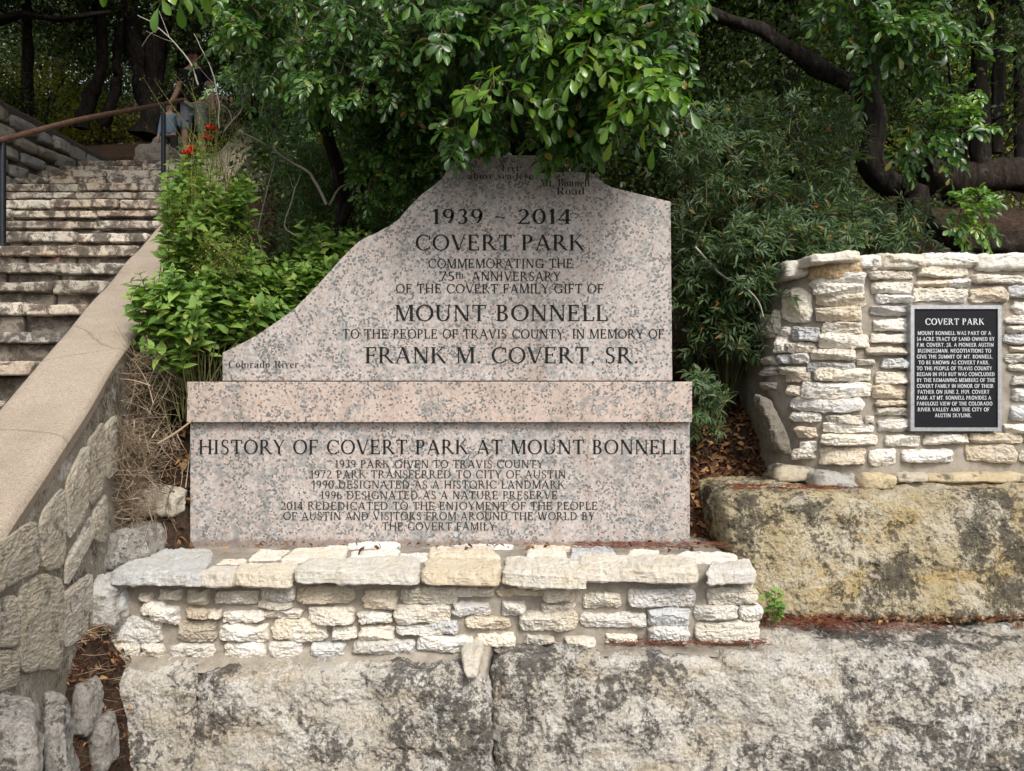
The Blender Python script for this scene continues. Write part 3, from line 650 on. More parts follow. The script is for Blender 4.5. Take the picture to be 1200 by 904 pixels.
G = np.stack((np.broadcast_to(X, (110, 320)), np.broadcast_to(Y, (110, 320)), np.broadcast_to(zz[:, None], (110, 320))), -1)
dd = .010*fbm(G*5, 4)+.004*fbm(G*25, 3)-.004+.035*smooth(1.19, 1.15, G[..., 2])
G = G+np.stack((NX*dd, NY*dd, 0*dd), -1)
mb = MB(); mb.add(G.reshape(-1, 3), gridf(110, 320))
inn = G[-1]-np.stack((NX, NY, 0*NX), -1)*.40; low = inn.copy(); low[:, 2] = 1.1
mb.add(np.concatenate((G[-1], inn, low)), gridf(3, 320)); mb.build('mortar_core', MORTAR, cw)
L7 = [(444,66,618,140),(450,106,622,156),(455,136,620,182),(470,170,624,213),(466,213,613,258),(488,257,612,300),(480,296,632,346),(397,275,482,322),(385,325,470,356),(452,343,592,378),
 (357,362,394,389),(396,358,450,389),(440,385,592,417),(360,397,436,424),(595,375,652,394),(465,403,641,446),(378,415,457,448),(425,446,641,496),(382,455,424,491),(390,491,618,542),(395,542,486,573),(500,550,613,581),(620,552,648,574),
 (488,572,647,605),(410,585,470,626),(481,608,656,645),(418,630,474,661),(480,652,620,704),(398,654,469,689),(632,652,718,708),
 (640,135,766,173),(655,174,766,203),(638,208,766,242),(643,250,771,291),(637,297,771,325),(622,338,773,363),(670,374,765,404),(655,415,756,451),(640,455,750,498),(654,502,751,523),(654,528,761,551),(662,562,763,600),(682,610,790,649),(733,654,897,697),
 (632,104,772,128),(784,88,941,119),(778,130,872,151),(874,126,946,151),(950,112,1130,141),(770,154,936,199),(944,151,1061,200),(1065,146,1180,183),(640,60,660,96),
 (676,46,806,92),(808,44,972,84),(976,50,1130,93),
 (1080,194,1190,233),(1056,240,1200,267),(1062,272,1160,296),(1050,299,1190,329),(1070,334,1200,354),(1056,357,1190,389),(1068,390,1200,413),(1076,428,1190,456),(1080,467,1200,506),(1070,519,1190,567),(1056,574,1200,607),(800,607,941,641),(944,604,1112,639),(935,644,1086,699),(1100,660,1230,697),(1115,612,1240,645),
 (344,300,385,356),(290,268,341,312),(240,236,336,288),(306,368,352,396),(303,400,350,427),(308,448,347,472),(200,300,285,330),(220,345,300,372),(362,160,460,268),(358,276,396,306),(338,225,358,292)]
q7 = from_crop(L7, 780, 280, 2.66); r0 = np.random.default_rng(5); xr = 1215
while xr < 1560:                                   # the wall goes on beyond the frame
    y = 300
    while y < 545:
        hh = r0.uniform(9, 17); w = r0.uniform(34, 62); q7.append((xr+r0.uniform(0, 12), y, xr+w, y+hh)); y += hh+r0.uniform(3, 7)
    xr += 62
mb = MB()
for i, q in enumerate(q7):
    tt = None
    if i == 0: tt = (.55, .42, .26, 1)
    if q[0] < 902 and i > 60: tt = pick(r0, .8)  # receding side: its shade is put into the stones' tint
    if q[2]-q[0] < 3: continue
    cut = 1066 < q[2] < 1072 and q[0] < 1060
    if cut: q = (q[0], q[1], 1068.5, q[3])
    wall_stone(mb, rect(*q), cmap, .040, r=r0, tint=tt, n=(38, 18))
mb.build('face_stones', STONE, cw, False)
mb = MB()
for i, (x0, x1, y0, y1, yy) in enumerate(((950, 1012, 297, 305, 3.84), (922, 950, 306, 322, 4.0), (1033, 1083, 296, 315, 3.85), (1083, 1146, 296, 312, 3.85), (1147, 1212, 298, 316, 3.85), (1213, 1290, 297, 314, 3.85), (1292, 1370, 298, 315, 3.85), (1010, 1034, 299, 313, 3.86))):
    v, f = rock_geo(fb((x0, y0), (x1, y0+(-4 if i == 0 else 0)), (x1, y1), (x0, y1+(4 if i < 2 else 0)), yy, yy-.015, yy+.34), n=(36, 22, 10), k=7, amps=((.02, 7., 0), (.008, 20., 0), (.004, 40., 1)), seed=100+i); mb.add(v, f, tint=pick(r0, .95))
mb.build('coping_stones', STONE, cw, False)
mb = MB()
for i, (x0, x1, y0, y1, yy) in enumerate(((912, 960, 548, 566, 3.95), (960, 1010, 556, 574, 3.82), (1010, 1052, 558, 574, 3.80), (1052, 1090, 556, 566, 3.82), (985, 1010, 568, 580, 3.76), (1090, 1260, 556, 566, 3.83))):
    v, f = rock_geo(fb((x0, y0), (x1, y0), (x1, y1), (x0, y1), yy, yy-.02, yy+.2), n=(30, 14, 14), k=5, amps=((.025, 6., 0), (.012, 18., 1)), seed=120+i); mb.add(v, f, tint=((.50, .45, .36), (.42, .41, .38), (.55, .46, .30))[i % 3]+(1,))
mb.build('footing_stones', STONED, cw)

PLB = m_plain('black_enamel', (.006, .007, .010), .6, .3, .2); PLF = m_plain('dull_aluminium', (.42, .43, .44), .42, .3, .5, .7, 60); PLT = m_plain('cast_letter', (.62, .63, .64), .5, .25, .4, .2, 90)
plq = empty('memorial_plaque', (2.19, 3.82, 1.43))
tag(plq, 'black metal plaque headed COVERT PARK set in the curved stone wall', 'plaque')
QY = 3.818
def box(mb, x0, x1, y0, y1, z0, z1):
    v = np.array([(x, y, z) for z in (z0, z1) for y in (y0, y1) for x in (x0, x1)])
    mb.add(v, np.array([(0, 2, 3, 1), (4, 5, 7, 6), (0, 1, 5, 4), (2, 6, 7, 3), (0, 4, 6, 2), (1, 3, 7, 5)]))
a0 = P(1067, 358, QY); a1 = P(1173.5, 505.5, QY)
fw = .018
mb = MB(); box(mb, a0[0]+fw-.002, a1[0]-fw+.002, QY+.006, QY+.05, a1[2]+fw-.002, a0[2]-fw+.002); pan = mb.build('panel', PLB, plq, False)
mb = MB(); box(mb, a0[0], a0[0]+fw, QY-.002, QY+.05, a1[2], a0[2]); box(mb, a1[0]-fw, a1[0], QY-.002, QY+.05, a1[2], a0[2])
box(mb, a0[0]+fw, a1[0]-fw, QY-.002, QY+.05, a1[2], a1[2]+fw); box(mb, a0[0]+fw, a1[0]-fw, QY-.002, QY+.05, a0[2]-fw, a0[2]); mb.build('frame', PLF, plq, False)
PT = QY+.006
roman('COVERT PARK', 1084, 1153, 377.2, 7.6, PT, PLT, pan, .18, .10, .003)
lines = [('MOUNT BONNELL WAS PART OF A', 1075, 1161), ('54-ACRE TRACT OF LAND OWNED BY', 1072, 1165), ('F.M. COVERT, SR. A PIONEER AUSTIN', 1072, 1164), ('BUSINESSMAN. NEGOTIATIONS TO', 1075, 1161), ('GIVE THE SUMMIT OF MT. BONNELL,', 1071, 1163),
 ('TO BE KNOWN AS COVERT PARK,', 1076, 1159), ('TO THE PEOPLE OF TRAVIS COUNTY', 1072, 1162), ('BEGAN IN 1934 BUT WAS CONCLUDED', 1070, 1165), ('BY THE REMAINING MEMBERS OF THE', 1069, 1165.5), ('COVERT FAMILY IN HONOR OF THEIR', 1070, 1164),
 ('FATHER ON JUNE 2, 1939. COVERT', 1075, 1159), ('PARK AT MT. BONNELL PROVIDES A', 1073, 1161), ('FABULOUS VIEW OF THE COLORADO', 1071, 1162.5), ('RIVER VALLEY AND THE CITY OF', 1075, 1159), ('AUSTIN SKYLINE.', 1095, 1138)]
for i, (b, x0, x1) in enumerate(lines):
    x0, x1 = max(x0, 1074), min(x1, 1166); roman(b, x0, x1, 390.6+i*6.88, 4.6, PT, PLT, pan, .19, .13, .003)
flush_text()

# ------------------------------------------------------------------ stairs, cheek wall, rail
st = empty('stone_staircase', (-3.5, 3.0, 1.4)); tag(st, 'weathered stone staircase climbing the hillside on the left behind the sandy coping', 'staircase')
r0 = np.random.default_rng(9)
def step(x0, x1, y, z, run, rise, nb, name='step'):
    mb = MB(); cuts = np.sort(np.concatenate(([x0, x1], x0+(x1-x0)*(np.arange(1, nb)+r0.uniform(-.3, .3, nb-1))/nb)))
    for a, b in zip(cuts[:-1], cuts[1:]):
        jz = r0.uniform(-.012, .012); jy = r0.uniform(-.02, .02)
        hn = r0.uniform(.06, .08)
        v, f = rock_geo(box8(a+.004, b-.004, y+jy-.012, y+run+.12, z-hn, z+jz), n=(44, 12, 12), k=22, amps=((.006, 4., 0), (.005, 14., 0), (.005, 34., 0)), seed=int(r0.integers(1000)))
        t = [(.52, .475, .40), (.40, .36, .295), (.55, .47, .37), (.45, .42, .375), (.64, .57, .47), (.50, .41, .32)][int(r0.integers(6))]
        mb.add(v, f, tint=(*t, 1))
    xr = np.linspace(x0, x1, max(4, nb+2)); xr[1:-1] += r0.uniform(-.1, .1, len(xr)-2)
    for a, b in zip(xr[:-1], xr[1:]):
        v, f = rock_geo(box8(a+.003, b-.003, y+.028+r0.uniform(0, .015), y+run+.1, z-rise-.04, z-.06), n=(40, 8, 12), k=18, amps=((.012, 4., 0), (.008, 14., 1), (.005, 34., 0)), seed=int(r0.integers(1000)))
        j = r0.uniform(.35, .7); mb.add(v, f, tint=(.40*j, .34*j, .28*j, 1))  # risers tinted darker: shade under the nosing put into the colour
    return mb.build(name, STEPM, st)
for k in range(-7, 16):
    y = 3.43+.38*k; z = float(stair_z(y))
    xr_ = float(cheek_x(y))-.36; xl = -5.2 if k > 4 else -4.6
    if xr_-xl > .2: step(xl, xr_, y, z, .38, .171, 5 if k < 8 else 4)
mb = MB(); v, f = rock_geo(box8(-5.3, -3.0, 9.46, 10.3, 4.0, 4.31), n=(40, 20, 8), k=12, seed=3); mb.add(v, f, tint=(.3, .26, .21, 1)); mb.build('landing', STEPM, st)
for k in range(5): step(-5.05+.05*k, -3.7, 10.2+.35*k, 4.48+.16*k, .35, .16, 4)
mb = MB(); v, f = rock_geo(box8(-5.1, -3.4, 11.9, 15, 4.7, 5.13), n=(30, 30, 8), k=12, seed=4); mb.add(v, f, tint=(.3, .26, .21, 1)); mb.build('landing', STEPM, st)

ck = empty('cheek_wall', (-1.8, 3.2, 0)); tag(ck, 'sloping stair side wall with smooth sandy concrete coping, left of the monument', 'wall')
def strip(fn, n, m): u, v = np.meshgrid(np.linspace(0, 1, m), np.linspace(0, 1, n)); return fn(u, v)
def coping_pt(u, v, dz=0.):
    y = .7+v*11.6; w = .34+.06*smooth(6, 11, y)
    x = cheek_x(y)-w*(1-u); z = stair_z(y)+.015+dz
    return np.stack((x, y, z), -1)
mb = MB(); n, m = 300, 14
u = np.concatenate(([0, .02, .06], np.linspace(.12, .88, 8), [.94, .98, 1.])); v = np.linspace(0, 1, n); U, V = np.meshgrid(u, v)
Tp = coping_pt(U, V); rimz = -.03*(np.abs(U*2-1)**16)
Tp[..., 2] += rimz+.004*fbm(Tp*np.array((6, 2., 0)), 3); Tp[..., 0] += .008*vnoise(np.stack((V*30, np.round(U)*7, 0*V), -1))
m = len(u); mb.add(Tp.reshape(-1, 3), gridf(n, m))
for e, fl in ((0, True), (m-1, False)):
    up = Tp[:, e]; lo = up.copy(); lo[:, 2] -= .06; lo[:, 0] += .012*(1 if e == 0 else -1)
    mb.add(np.concatenate((up, lo)).reshape(2, n, 3).reshape(-1, 3), gridf(2, n, fl))
mb.build('coping', CONC, ck)
yy_ = np.linspace(.7, 12.3, 340); tt_ = np.linspace(0, 1, 60); YY, TT = np.meshgrid(yy_, tt_)
zt = stair_z(YY)-.025; zb = np.maximum(zt-2.2, 0)-.05; ZZ = zb+(zt-zb)*TT
G = np.stack((cheek_x(YY)-.012, YY, ZZ), -1); G[..., 0] += .012*fbm(G*4, 4)+.006*fbm(G*18, 3)
mb = MB(); mb.add(G.reshape(-1, 3), gridf(60, 340)); Gl = G.copy(); Gl[..., 0] = cheek_x(YY)-.36; mb.add(Gl.reshape(-1, 3), gridf(60, 340, True)); mb.build('mortar_core', m_boulder('stained_mortar', (.29, .255, .20), (.38, .345, .285), (.26, .215, .155), (.085, .075, .06), .0), ck)
def chmap(px, py, d):
    Y = CA/((px-CX)/F-CB); return np.stack((cheek_x(Y)+d*.97-.004, Y+d*.24, CZ-(py-CY)/F*Y), -1)
Q3 = [[(-40,352),(97,272),(103,406),(-40,474)],[(103,268),(167,176),(168,384),(108,406)],[(170,172),(223,84),(223,256),(172,332)],[(226,80),(264,30),(264,196),(227,246)],[(54,430),(162,408),(158,644),(55,664)],[(-40,480),(49,462),(49,592),(-40,604)],[(-40,608),(50,600),(54,690),(-40,722)],[(166,388),(233,262),(240,310),(170,445)],[(236,260),(268,200),(270,330),(238,330)],[(162,460),(235,400),(235,560),(160,600)],[(268,40),(298,5),(298,150),(268,180)]]
mb = MB()
for q in Q3: wall_stone(mb, [(x/2.133, y/2.133+480) for x, y in q], chmap, .009, r=r0, n=(60, 60), wob=.35, nz=.45, tint=(*np.array(((.50, .455, .375), (.42, .375, .30), (.56, .52, .45))[int(r0.integers(3))]), 1))
for y in np.arange(3.9, 9, .42):                    # upper blocks, mostly hidden by the bush
    for j in range(3):
        z1 = float(stair_z(y))-.12-.3*j; wall_stone(mb, [(y, z1), (y+.38, z1+.17), (y+.38, z1-.1), (y, z1-.27)], lambda a, b, d: np.stack((cheek_x(a)+d-.004, a, b), -1), .02, r=r0, n=(14, 12), tint=(.34, .32, .28, 1))
mb.build('face_stones', STONED, ck, False)

t = NT('rusty_pipe'); n_ = t.noise(30, 5, .7); RUST = t.fin(t.ramp(n_, [(.35, (.05, .028, .02)), (.6, (.12, .065, .042)), (.8, (.20, .12, .08))]), .65, t.bump(n_, .3, .003), .35, .3)
POST = m_plain('dark_steel', (.022, .026, .032), .45, .3, .4, .6)
hr = empty('handrail', (-3.6, 6.7, 2.6)); tag(hr, 'rusty brown pipe handrail on slim dark posts along the stone stairs', 'handrail')
mb = MB(); rp = spline([P(-260, 228, 3.9), P(3, 164, 5.4), P(100, 139, 6.6), P(191, 122.5, 8.05), P(214, 117, 8.5)], 40); tube(mb, rp, .022, 12); mb.build('top_rail', RUST, hr)
for (px, y0, y1, Yd) in ((-262, 228, 445, 3.9), (3, 165, 288, 5.4), (191.5, 123, 206, 8.05)):
    mb = MB(); a = P(px, y0, Yd); b = P(px, y1, Yd); tube(mb, [a, (a+b)/2, b-np.array((0, 0, .04))], .023, 10); po = mb.build('post', POST, hr)
    mb = MB(); tube(mb, [b-np.array((0, 0, .01)), b+np.array((0, 0, .012))], .045, 12); mb.build('base_plate', POST, po)

rw = empty('retaining_wall', (-5.2, 8.5, 3)); tag(rw, 'dark rubble retaining wall along the far left side of the stairs', 'wall')
v, f = rock_geo(box8(-5.6, -5.13, 5.6, 10.4, 2.2, 4.55), n=(12, 120, 60), k=20, amps=((.03, 2., 0), (.012, 12., 0)), seed=7); mb = MB(); mb.add(v, f); mb.build('mortar_core', m_plain('dark_mortar', (.075, .066, .055), .95, .5, .1), rw)
mb = MB(); y = 5.7
for zc in np.arange(2.6, 4.45, .17):
    y = 5.6+r0.uniform(0, .3)
    while y < 10.3:
        w = r0.uniform(.16, .42); h = r0.uniform(.11, .17)
        wall_stone(mb, [(y, zc+h), (y+w, zc+h), (y+w, zc), (y, zc)], lambda a, b, d: np.stack((-5.12+d, a, b), -1), .06, r=r0, n=(14, 10), tint=pick(r0, .34)); y += w+.04
mb.build('face_stones', STONED, rw)
for i, (x, yv, z0, z1, w) in enumerate(((-5.0, 10.15, 4.3, 4.85, .5), (-5.35, 11.4, 4.5, 5.35, .6))):
    o = rock('stacked_rock', box8(x, x+w, yv, yv+.5, z0, z1), STONED, tint=(.30, .27, .23, 1), n=(20, 20, 20), k=6, amps=((.03, 4., 0), (.02, 10., 1)), seed=140+i)
    tag(o, ('squat weathered block at the top left of the stairs, near the far rail post', 'taller weathered block behind the squat one at the top of the stairs')[i], 'rock')

# ------------------------------------------------------------------ foliage builders
LEAF = {'obovate': ([0, .28, .62, .88, 1], [.05, .50, 1, .80, .18]), 'ovate': ([0, .22, .5, .8, 1], [.06, .85, 1, .5, .02]), 'lance': ([0, .35, .7, 1], [.15, 1, .7, .02]), 'diamond': ([0, .5, 1], [.1, 1, .05])}
def leaves(mb, Pp, D, N, L, Wd, shape='obovate', fold=.22, curl=.25):
    """one folded, curling blade per row of Pp"""
    t, w = map(np.array, LEAF[shape]); k = len(t); n = len(Pp)
    D = nrm(D); S = nrm(np.cross(D, N)); N = np.cross(S, D)
    L = np.broadcast_to(L, (n,))[:, None, None]; Wd = np.broadcast_to(Wd, (n,))[:, None, None]
    cu = (curl*rng.uniform(.2, 1.6, n))[:, None, None]; fo = (fold*rng.uniform(.3, 1.6, n))[:, None, None]
    base = Pp[:, None]+D[:, None]*L*t[None, :, None]-N[:, None]*L*cu*(t**2)[None, :, None]
    side = S[:, None]*Wd*.5*w[None, :, None]; up = N[:, None]*Wd*fo*w[None, :, None]
    if shape == 'diamond':
        v = np.stack((base[:, 0], base[:, 1]+side[:, 1]+up[:, 1], base[:, 2], base[:, 1]-side[:, 1]+up[:, 1]), 1)
        mb.add(v.reshape(-1, 3), np.arange(n*4).reshape(n, 4)); return
    v = np.stack((base+side+up, base, base-side+up), 2)                     # n,k,3,3
    q = np.concatenate([[(i*3+j, i*3+j+1, i*3+j+4, i*3+j+3) for j in (0, 1)] for i in range(k-1)])
    mb.add(v.reshape(-1, 3), (q[None]+np.arange(n)[:, None, None]*k*3).reshape(-1, 4))
def stems(mb, K, r0_, r1_):
    """thin three sided stems, K: n,m,3 polylines"""
    n, m = K.shape[:2]; T = nrm(np.gradient(K, axis=1)); ref = np.array((.31, .17, .93)); U = nrm(np.cross(T, ref)); V = np.cross(U, T)
    rad = np.linspace(1, 0, m)[None, :, None]*(np.broadcast_to(r0_, (n,))[:, None, None]-r1_)+r1_
    v = np.stack([K+(U*math.cos(a)+V*math.sin(a))*rad for a in (0, 2.09, 4.19)], 2)
    q = np.concatenate([[(i*3+j, i*3+(j+1) % 3, i*3+3+(j+1) % 3, i*3+3+j) for j in range(3)] for i in range(m-1)])
    mb.add(v.reshape(-1, 3), (q[None]+np.arange(n)[:, None, None]*m*3).reshape(-1, 4))
def rvec(n): return nrm(rng.standard_normal((n, 3)))
def region(n, x0, x1, y0, y1, Y0, Y1):
    Y = rng.uniform(Y0, Y1, n); return np.stack(((rng.uniform(x0, x1, n)-CX)/F*Y, Y, CZ-(rng.uniform(y0, y1, n)-CY)/F*Y), -1)
def pinnate(lm, sm, base, D, L, pairs, ll, shape='obovate', wr=.5, up=.5, droop=.35, ang=.95, term=True):
    """compound leaves: a rachis with opposite leaflets; base n,3 and D n,3"""
    n = len(base); D = nrm(D); L = np.broadcast_to(L, (n,)); t = np.linspace(0, 1, 5)
    G = np.array((0, 0, -1.))
    K = base[:, None]+D[:, None]*L[:, None, None]*t[None, :, None]+G*(droop*L)[:, None, None]*(t**2)[None, :, None]
    if sm is not None: stems(sm, K, .0016, .0007)
    face = nrm(np.array((0, -.55, .8))+.55*rvec(n)); sd = nrm(np.cross(D, face))
    for j in range(pairs):
        tt = .28+.72*(j+.5)/pairs; c = base+D*(L*tt)[:, None]+G*(droop*L*tt*tt)[:, None]; tan = nrm(D+G*(2*droop*tt))
        for s in (-1, 1):
            d = tan*math.cos(ang)+sd*s*math.sin(ang)+.28*rvec(n); nn = face+.35*rvec(n)
            l = ll*rng.uniform(.75, 1.2, n)*(1-.25*abs(tt-.6)); leaves(lm, c+sd*s*.002, d, nn, l, l*wr, shape)
    if term:
        e = base+D*L[:, None]+G*(droop*L)[:, None]; leaves(lm, e, nrm(D+G*2*droop)+.15*rvec(n), face+.3*rvec(n), ll*rng.uniform(.9, 1.3, n), ll*wr, shape)
def laurel_twigs(lm, sm, base, D, L, nl, ll, pairs=3, cl=.085):
    """twigs with compound leaves set round them, fuller at the tip"""
    n = len(base); D = nrm(D); G = np.array((0, 0, -1.)); t = np.linspace(0, 1, 6)
    Lb = np.broadcast_to(L, (n,)); K = base[:, None]+D[:, None]*Lb[:, None, None]*t[None, :, None]+G*(.30*Lb)[:, None, None]*(t**2)[None, :, None]
    stems(sm, K, .0035, .0015)
    for j in range(nl):
        tt = .25+.75*(j+rng.uniform(0, 1, n))/nl; c = base+D*(Lb*tt)[:, None]+G*(.30*Lb*tt*tt)[:, None]
        d = nrm(D*.7+rvec(n)*.95+np.array((0, -.25, .05))); pinnate(lm, sm, c, d, cl*rng.uniform(.7, 1.25, n), pairs, ll)
def tree_trunk(mb, pts, r0_, r1_, n=26, sides=12): p = spline(pts, n); p = p+.014*np.stack([fbm(p*6+k*5., 3) for k in range(3)], -1); tube(mb, p, np.linspace(r0_, r1_, n), sides, wob=.5)

# ---- mountain laurels over and beside the monument
def laurel(label, regs, trunk, base, young=None, group=None):
    e = empty('mountain_laurel', base); tag(e, label, 'tree', group)
    lm, sm = MB(), MB()
    for (n, box_, D0, L, nl, ll, pairs) in regs:
        n = int(n*1.6); ll = ll*.76; b = region(n, *box_); d = nrm(np.array(D0)+.65*rvec(n)); laurel_twigs(lm, sm, b, d, rng.uniform(.6, 1.2, n)*L, nl, ll, pairs, ll*1.75)
    lo = lm.build('crown', LAUREL, e)
    if young:
        ym = MB()
        for (n, box_, D0, L, nl, ll, pairs) in young:
            ll = ll*.78; b = region(n, *box_); d = nrm(np.array(D0)+.4*rvec(n)); laurel_twigs(ym, sm, b, d, rng.uniform(.7, 1.1, n)*L, nl, ll, pairs, ll*1.75)
        ym.build('young_leaves', LAURELY, e)
    sm.build('twigs', TWIG, e)
    tm = MB()
    for (pts, a, c) in trunk: tree_trunk(tm, pts, a, c)
    tm.build('trunk', BARK, e)
    return e
laurel('dense dark green laurel hanging over the left shoulder of the monument',
    [(100, (290, 500, -120, 50, 3.4, 4.6), (0, -.5, -.3), .26, 5, .056, 3), (14, (285, 340, -30, 30, 3.5, 4.0), (-.3, -.5, -.4), .2, 5, .056, 3), (66, (362, 500, 30, 95, 3.5, 4.1), (0, -.4, -.7), .22, 5, .054, 3),
     (55, (430, 505, 100, 215, 3.9, 4.3), (.1, -.5, -.4), .16, 5, .048, 3), (90, (280, 520, 20, 140, 4.2, 5.0), (0, -.4, -.4), .25, 4, .05, 3)],
    [([(-1.0, 4.6, 1.3), (-1.15, 4.7, 2.0), (-1.0, 4.5, 2.8), (-1.2, 4.2, 3.5)], .06, .03), ([(-1.0, 4.5, 2.6), (-.7, 4.2, 3.0), (-.5, 3.9, 3.4)], .03, .015)], (-1.0, 4.6, 1.3),
    [(14, (272, 318, -25, 25, 3.5, 3.9), (-.2, -.5, -.2), .16, 5, .056, 3), (8, (335, 370, 60, 100, 3.6, 3.9), (0, -.5, -.4), .16, 4, .048, 3)])
laurel('bright broad-leaved laurel whose drooping sprays touch the top of the monument',
    [(100, (500, 800, -140, 40, 3.2, 4.4), (0, -.5, -.35), .26, 5, .074, 3), (60, (500, 790, -25, 42, 3.3, 4.0), (0, -.5, -.55), .22, 5, .075, 3), (8, (530, 592, 108, 132, 3.4, 3.65), (0, -.2, -.9), .16, 5, .074, 3),
     (8, (642, 690, 108, 134, 3.4, 3.65), (0, -.2, -.9), .16, 5, .076, 3), (14, (700, 790, 40, 95, 3.3, 3.6), (.1, -.3, -.8), .18, 5, .076, 3), (60, (480, 720, 40, 130, 4.0, 4.6), (0, -.4, -.5), .22, 4, .062, 3)],
    [([(.3, 4.9, 1.6), (.25, 4.8, 2.4), (.0, 4.5, 3.2), (-.1, 4.1, 3.8)], .06, .03), ([(.1, 4.6, 3.0), (.5, 4.1, 3.3), (.7, 3.7, 3.35)], .03, .012)], (.3, 4.9, 1.6),
    [(12, (640, 720, -5, 40, 3.1, 3.3), (.1, -.4, -.4), .16, 5, .080, 3), (10, (715, 775, 30, 85, 3.1, 3.3), (.1, -.3, -.7), .16, 4, .088, 2), (4, (560, 610, 60, 85, 3.2, 3.35), (0, -.3, -.8), .15, 4, .085, 2)])
laurel('glossy laurel on the right with yellow-green new shoots above the curved wall',
    [(50, (970, 1140, -120, 20, 3.9, 4.6), (0, -.5, -.3), .24, 5, .074, 3), (16, (1000, 1110, 10, 55, 3.9, 4.2), (0, -.5, -.4), .2, 5, .076, 3), (6, (1060, 1100, 130, 160, 4.2, 4.5), (.1, -.4, -.5), .2, 5, .072, 3), (2, (1120, 1140, 245, 260, 4.1, 4.3), (.3, -.4, -.3), .14, 4, .072, 3)],
    [([(2.55, 5.2, 2.0), P(1070, 237, 5.0), P(1043, 219, 4.95), P(1022, 192, 4.9), P(1026, 147, 4.9), P(1019, 99, 4.85), P(1035, -20, 4.7)], .085, .04), ([P(1024, 120, 4.9), P(985, 90, 4.9), P(935, 66, 4.9), P(899, 38, 4.9), P(865, 26, 4.9), P(800, 4, 4.9)], .05, .038)], (2.55, 5.2, 2.0),
    [(9, (1085, 1125, 105, 155, 4.2, 4.4), (.5, -.4, .3), .18, 5, .055, 4), (7, (1108, 1135, 225, 260, 4.1, 4.3), (.6, -.4, .0), .14, 4, .055, 4)])
sp = empty('laurel_branch', P(190, -30, 3.0)); tag(sp, 'few large round laurel leaves hanging in at the top left edge', 'branch')
lm, sm = MB(), MB(); bb_ = region(5, 150, 225, -100, -72, 2.9, 3.1); laurel_twigs(lm, sm, bb_, nrm(np.array((0, -.2, -.8))+.5*rvec(len(bb_))), .1, 4, .075, 2, .11)
tube(sm, spline([P(120, -60, 3.2), P(190, -40, 3.0), P(260, -60, 3.1)], 8), .006, 5); lm.build('foliage', LAURELY, sp); sm.build('stem', TWIG, sp)

# ---- spiny shrubs right of the monument
def shrub(name, label, regs, mat, base, shape='lance', group=None, stem_mat=TWIG, dead=0, cat='shrub'):
    e = empty(name, base); tag(e, label, cat, group); lm, sm, dm = MB(), MB(), MB(); base = np.asarray(base, float)
    for (n, box_, L, pairs, ll) in regs:
        tip = region(n, *box_); D = nrm(nrm(tip-base)+.8*rvec(n)+np.array((0, -.35, -.1)))
        K0 = tip-D*(L*1.2); t = np.linspace(0, 1, 5)[None, :, None]; K = K0[:, None]*(1-t)+tip[:, None]*t; stems(sm, K, .0028, .0012)
        for j in range(5):
            c = K0+(tip-K0)*rng.uniform(.1, 1, n)[:, None]; pinnate(lm, None, c, nrm(D*.5+rvec(n)), L*rng.uniform(.35, .7, n), pairs, ll, shape, .24, droop=.15)
        if dead:
            s = rng.random(n) < dead; leaves(dm, tip[s], rvec(s.sum()), rvec(s.sum()), .035, .022, 'ovate', .5, .8)
    m = 22
    for k in range(m):
        q = region(1, *regs[k % len(regs)][1])[0]; tube(sm, spline([base, base*.5+q*.5+np.array((rng.normal()*.08, .05, .12)), q], 10), np.linspace(.009, .002, 10), 5)
    lm.build('foliage', mat, e); sm.build('stem', stem_mat, e)
    if dm.n: dm.build('dry_leaves', ORANGE, e)
    return e
shrub('spiny_shrub', 'grey-green spiny shrub filling the dark corner between the monument and the curved wall',
    [(230, (795, 1000, 110, 300, 4.1, 5.0), .17, 3, .052), (150, (800, 900, 280, 400, 4.1, 4.7), .17, 3, .052), (26, (805, 845, 440, 505, 3.95, 4.3), .10, 3, .046), (60, (860, 930, 250, 345, 3.95, 4.2), .11, 3, .052)], AGAR, (1.3, 4.7, 1.5), dead=.05)
shrub('spiny_shrub', 'spiny grey-green shrub trailing over the top of the curved wall',
    [(150, (900, 1090, 230, 300, 4.2, 4.8), .17, 3, .052), (26, (935, 1000, 270, 305, 3.95, 4.15), .10, 3, .052)], AGAR, (2.0, 4.7, 2.2), dead=.10)
shrub('leafy_shrub', 'dark leafy shrub in the hollow behind the left shoulder of the monument',
    [(130, (330, 480, 150, 270, 4.5, 5.3), .17, 3, .05), (60, (345, 430, 120, 220, 4.8, 5.6), .14, 3, .05)], LAUREL, (-1.2, 5.1, 1.6), shape='obovate')
for (pts, lab) in (([(895, 372, 3.99), (888, 352, 4.0), (870, 335, 4.0), (845, 322, 4.1), (815, 290, 4.2)], 'thin grey bare shoot arching from the spiny shrub towards the wall'),):
    mb = MB(); tube(mb, spline([P(*p) for p in pts], 14), np.linspace(.003, .007, 14), 5); o = mb.build('bare_branch', GREYST, origin=P(*pts[-1])); tag(o, lab, 'branch')

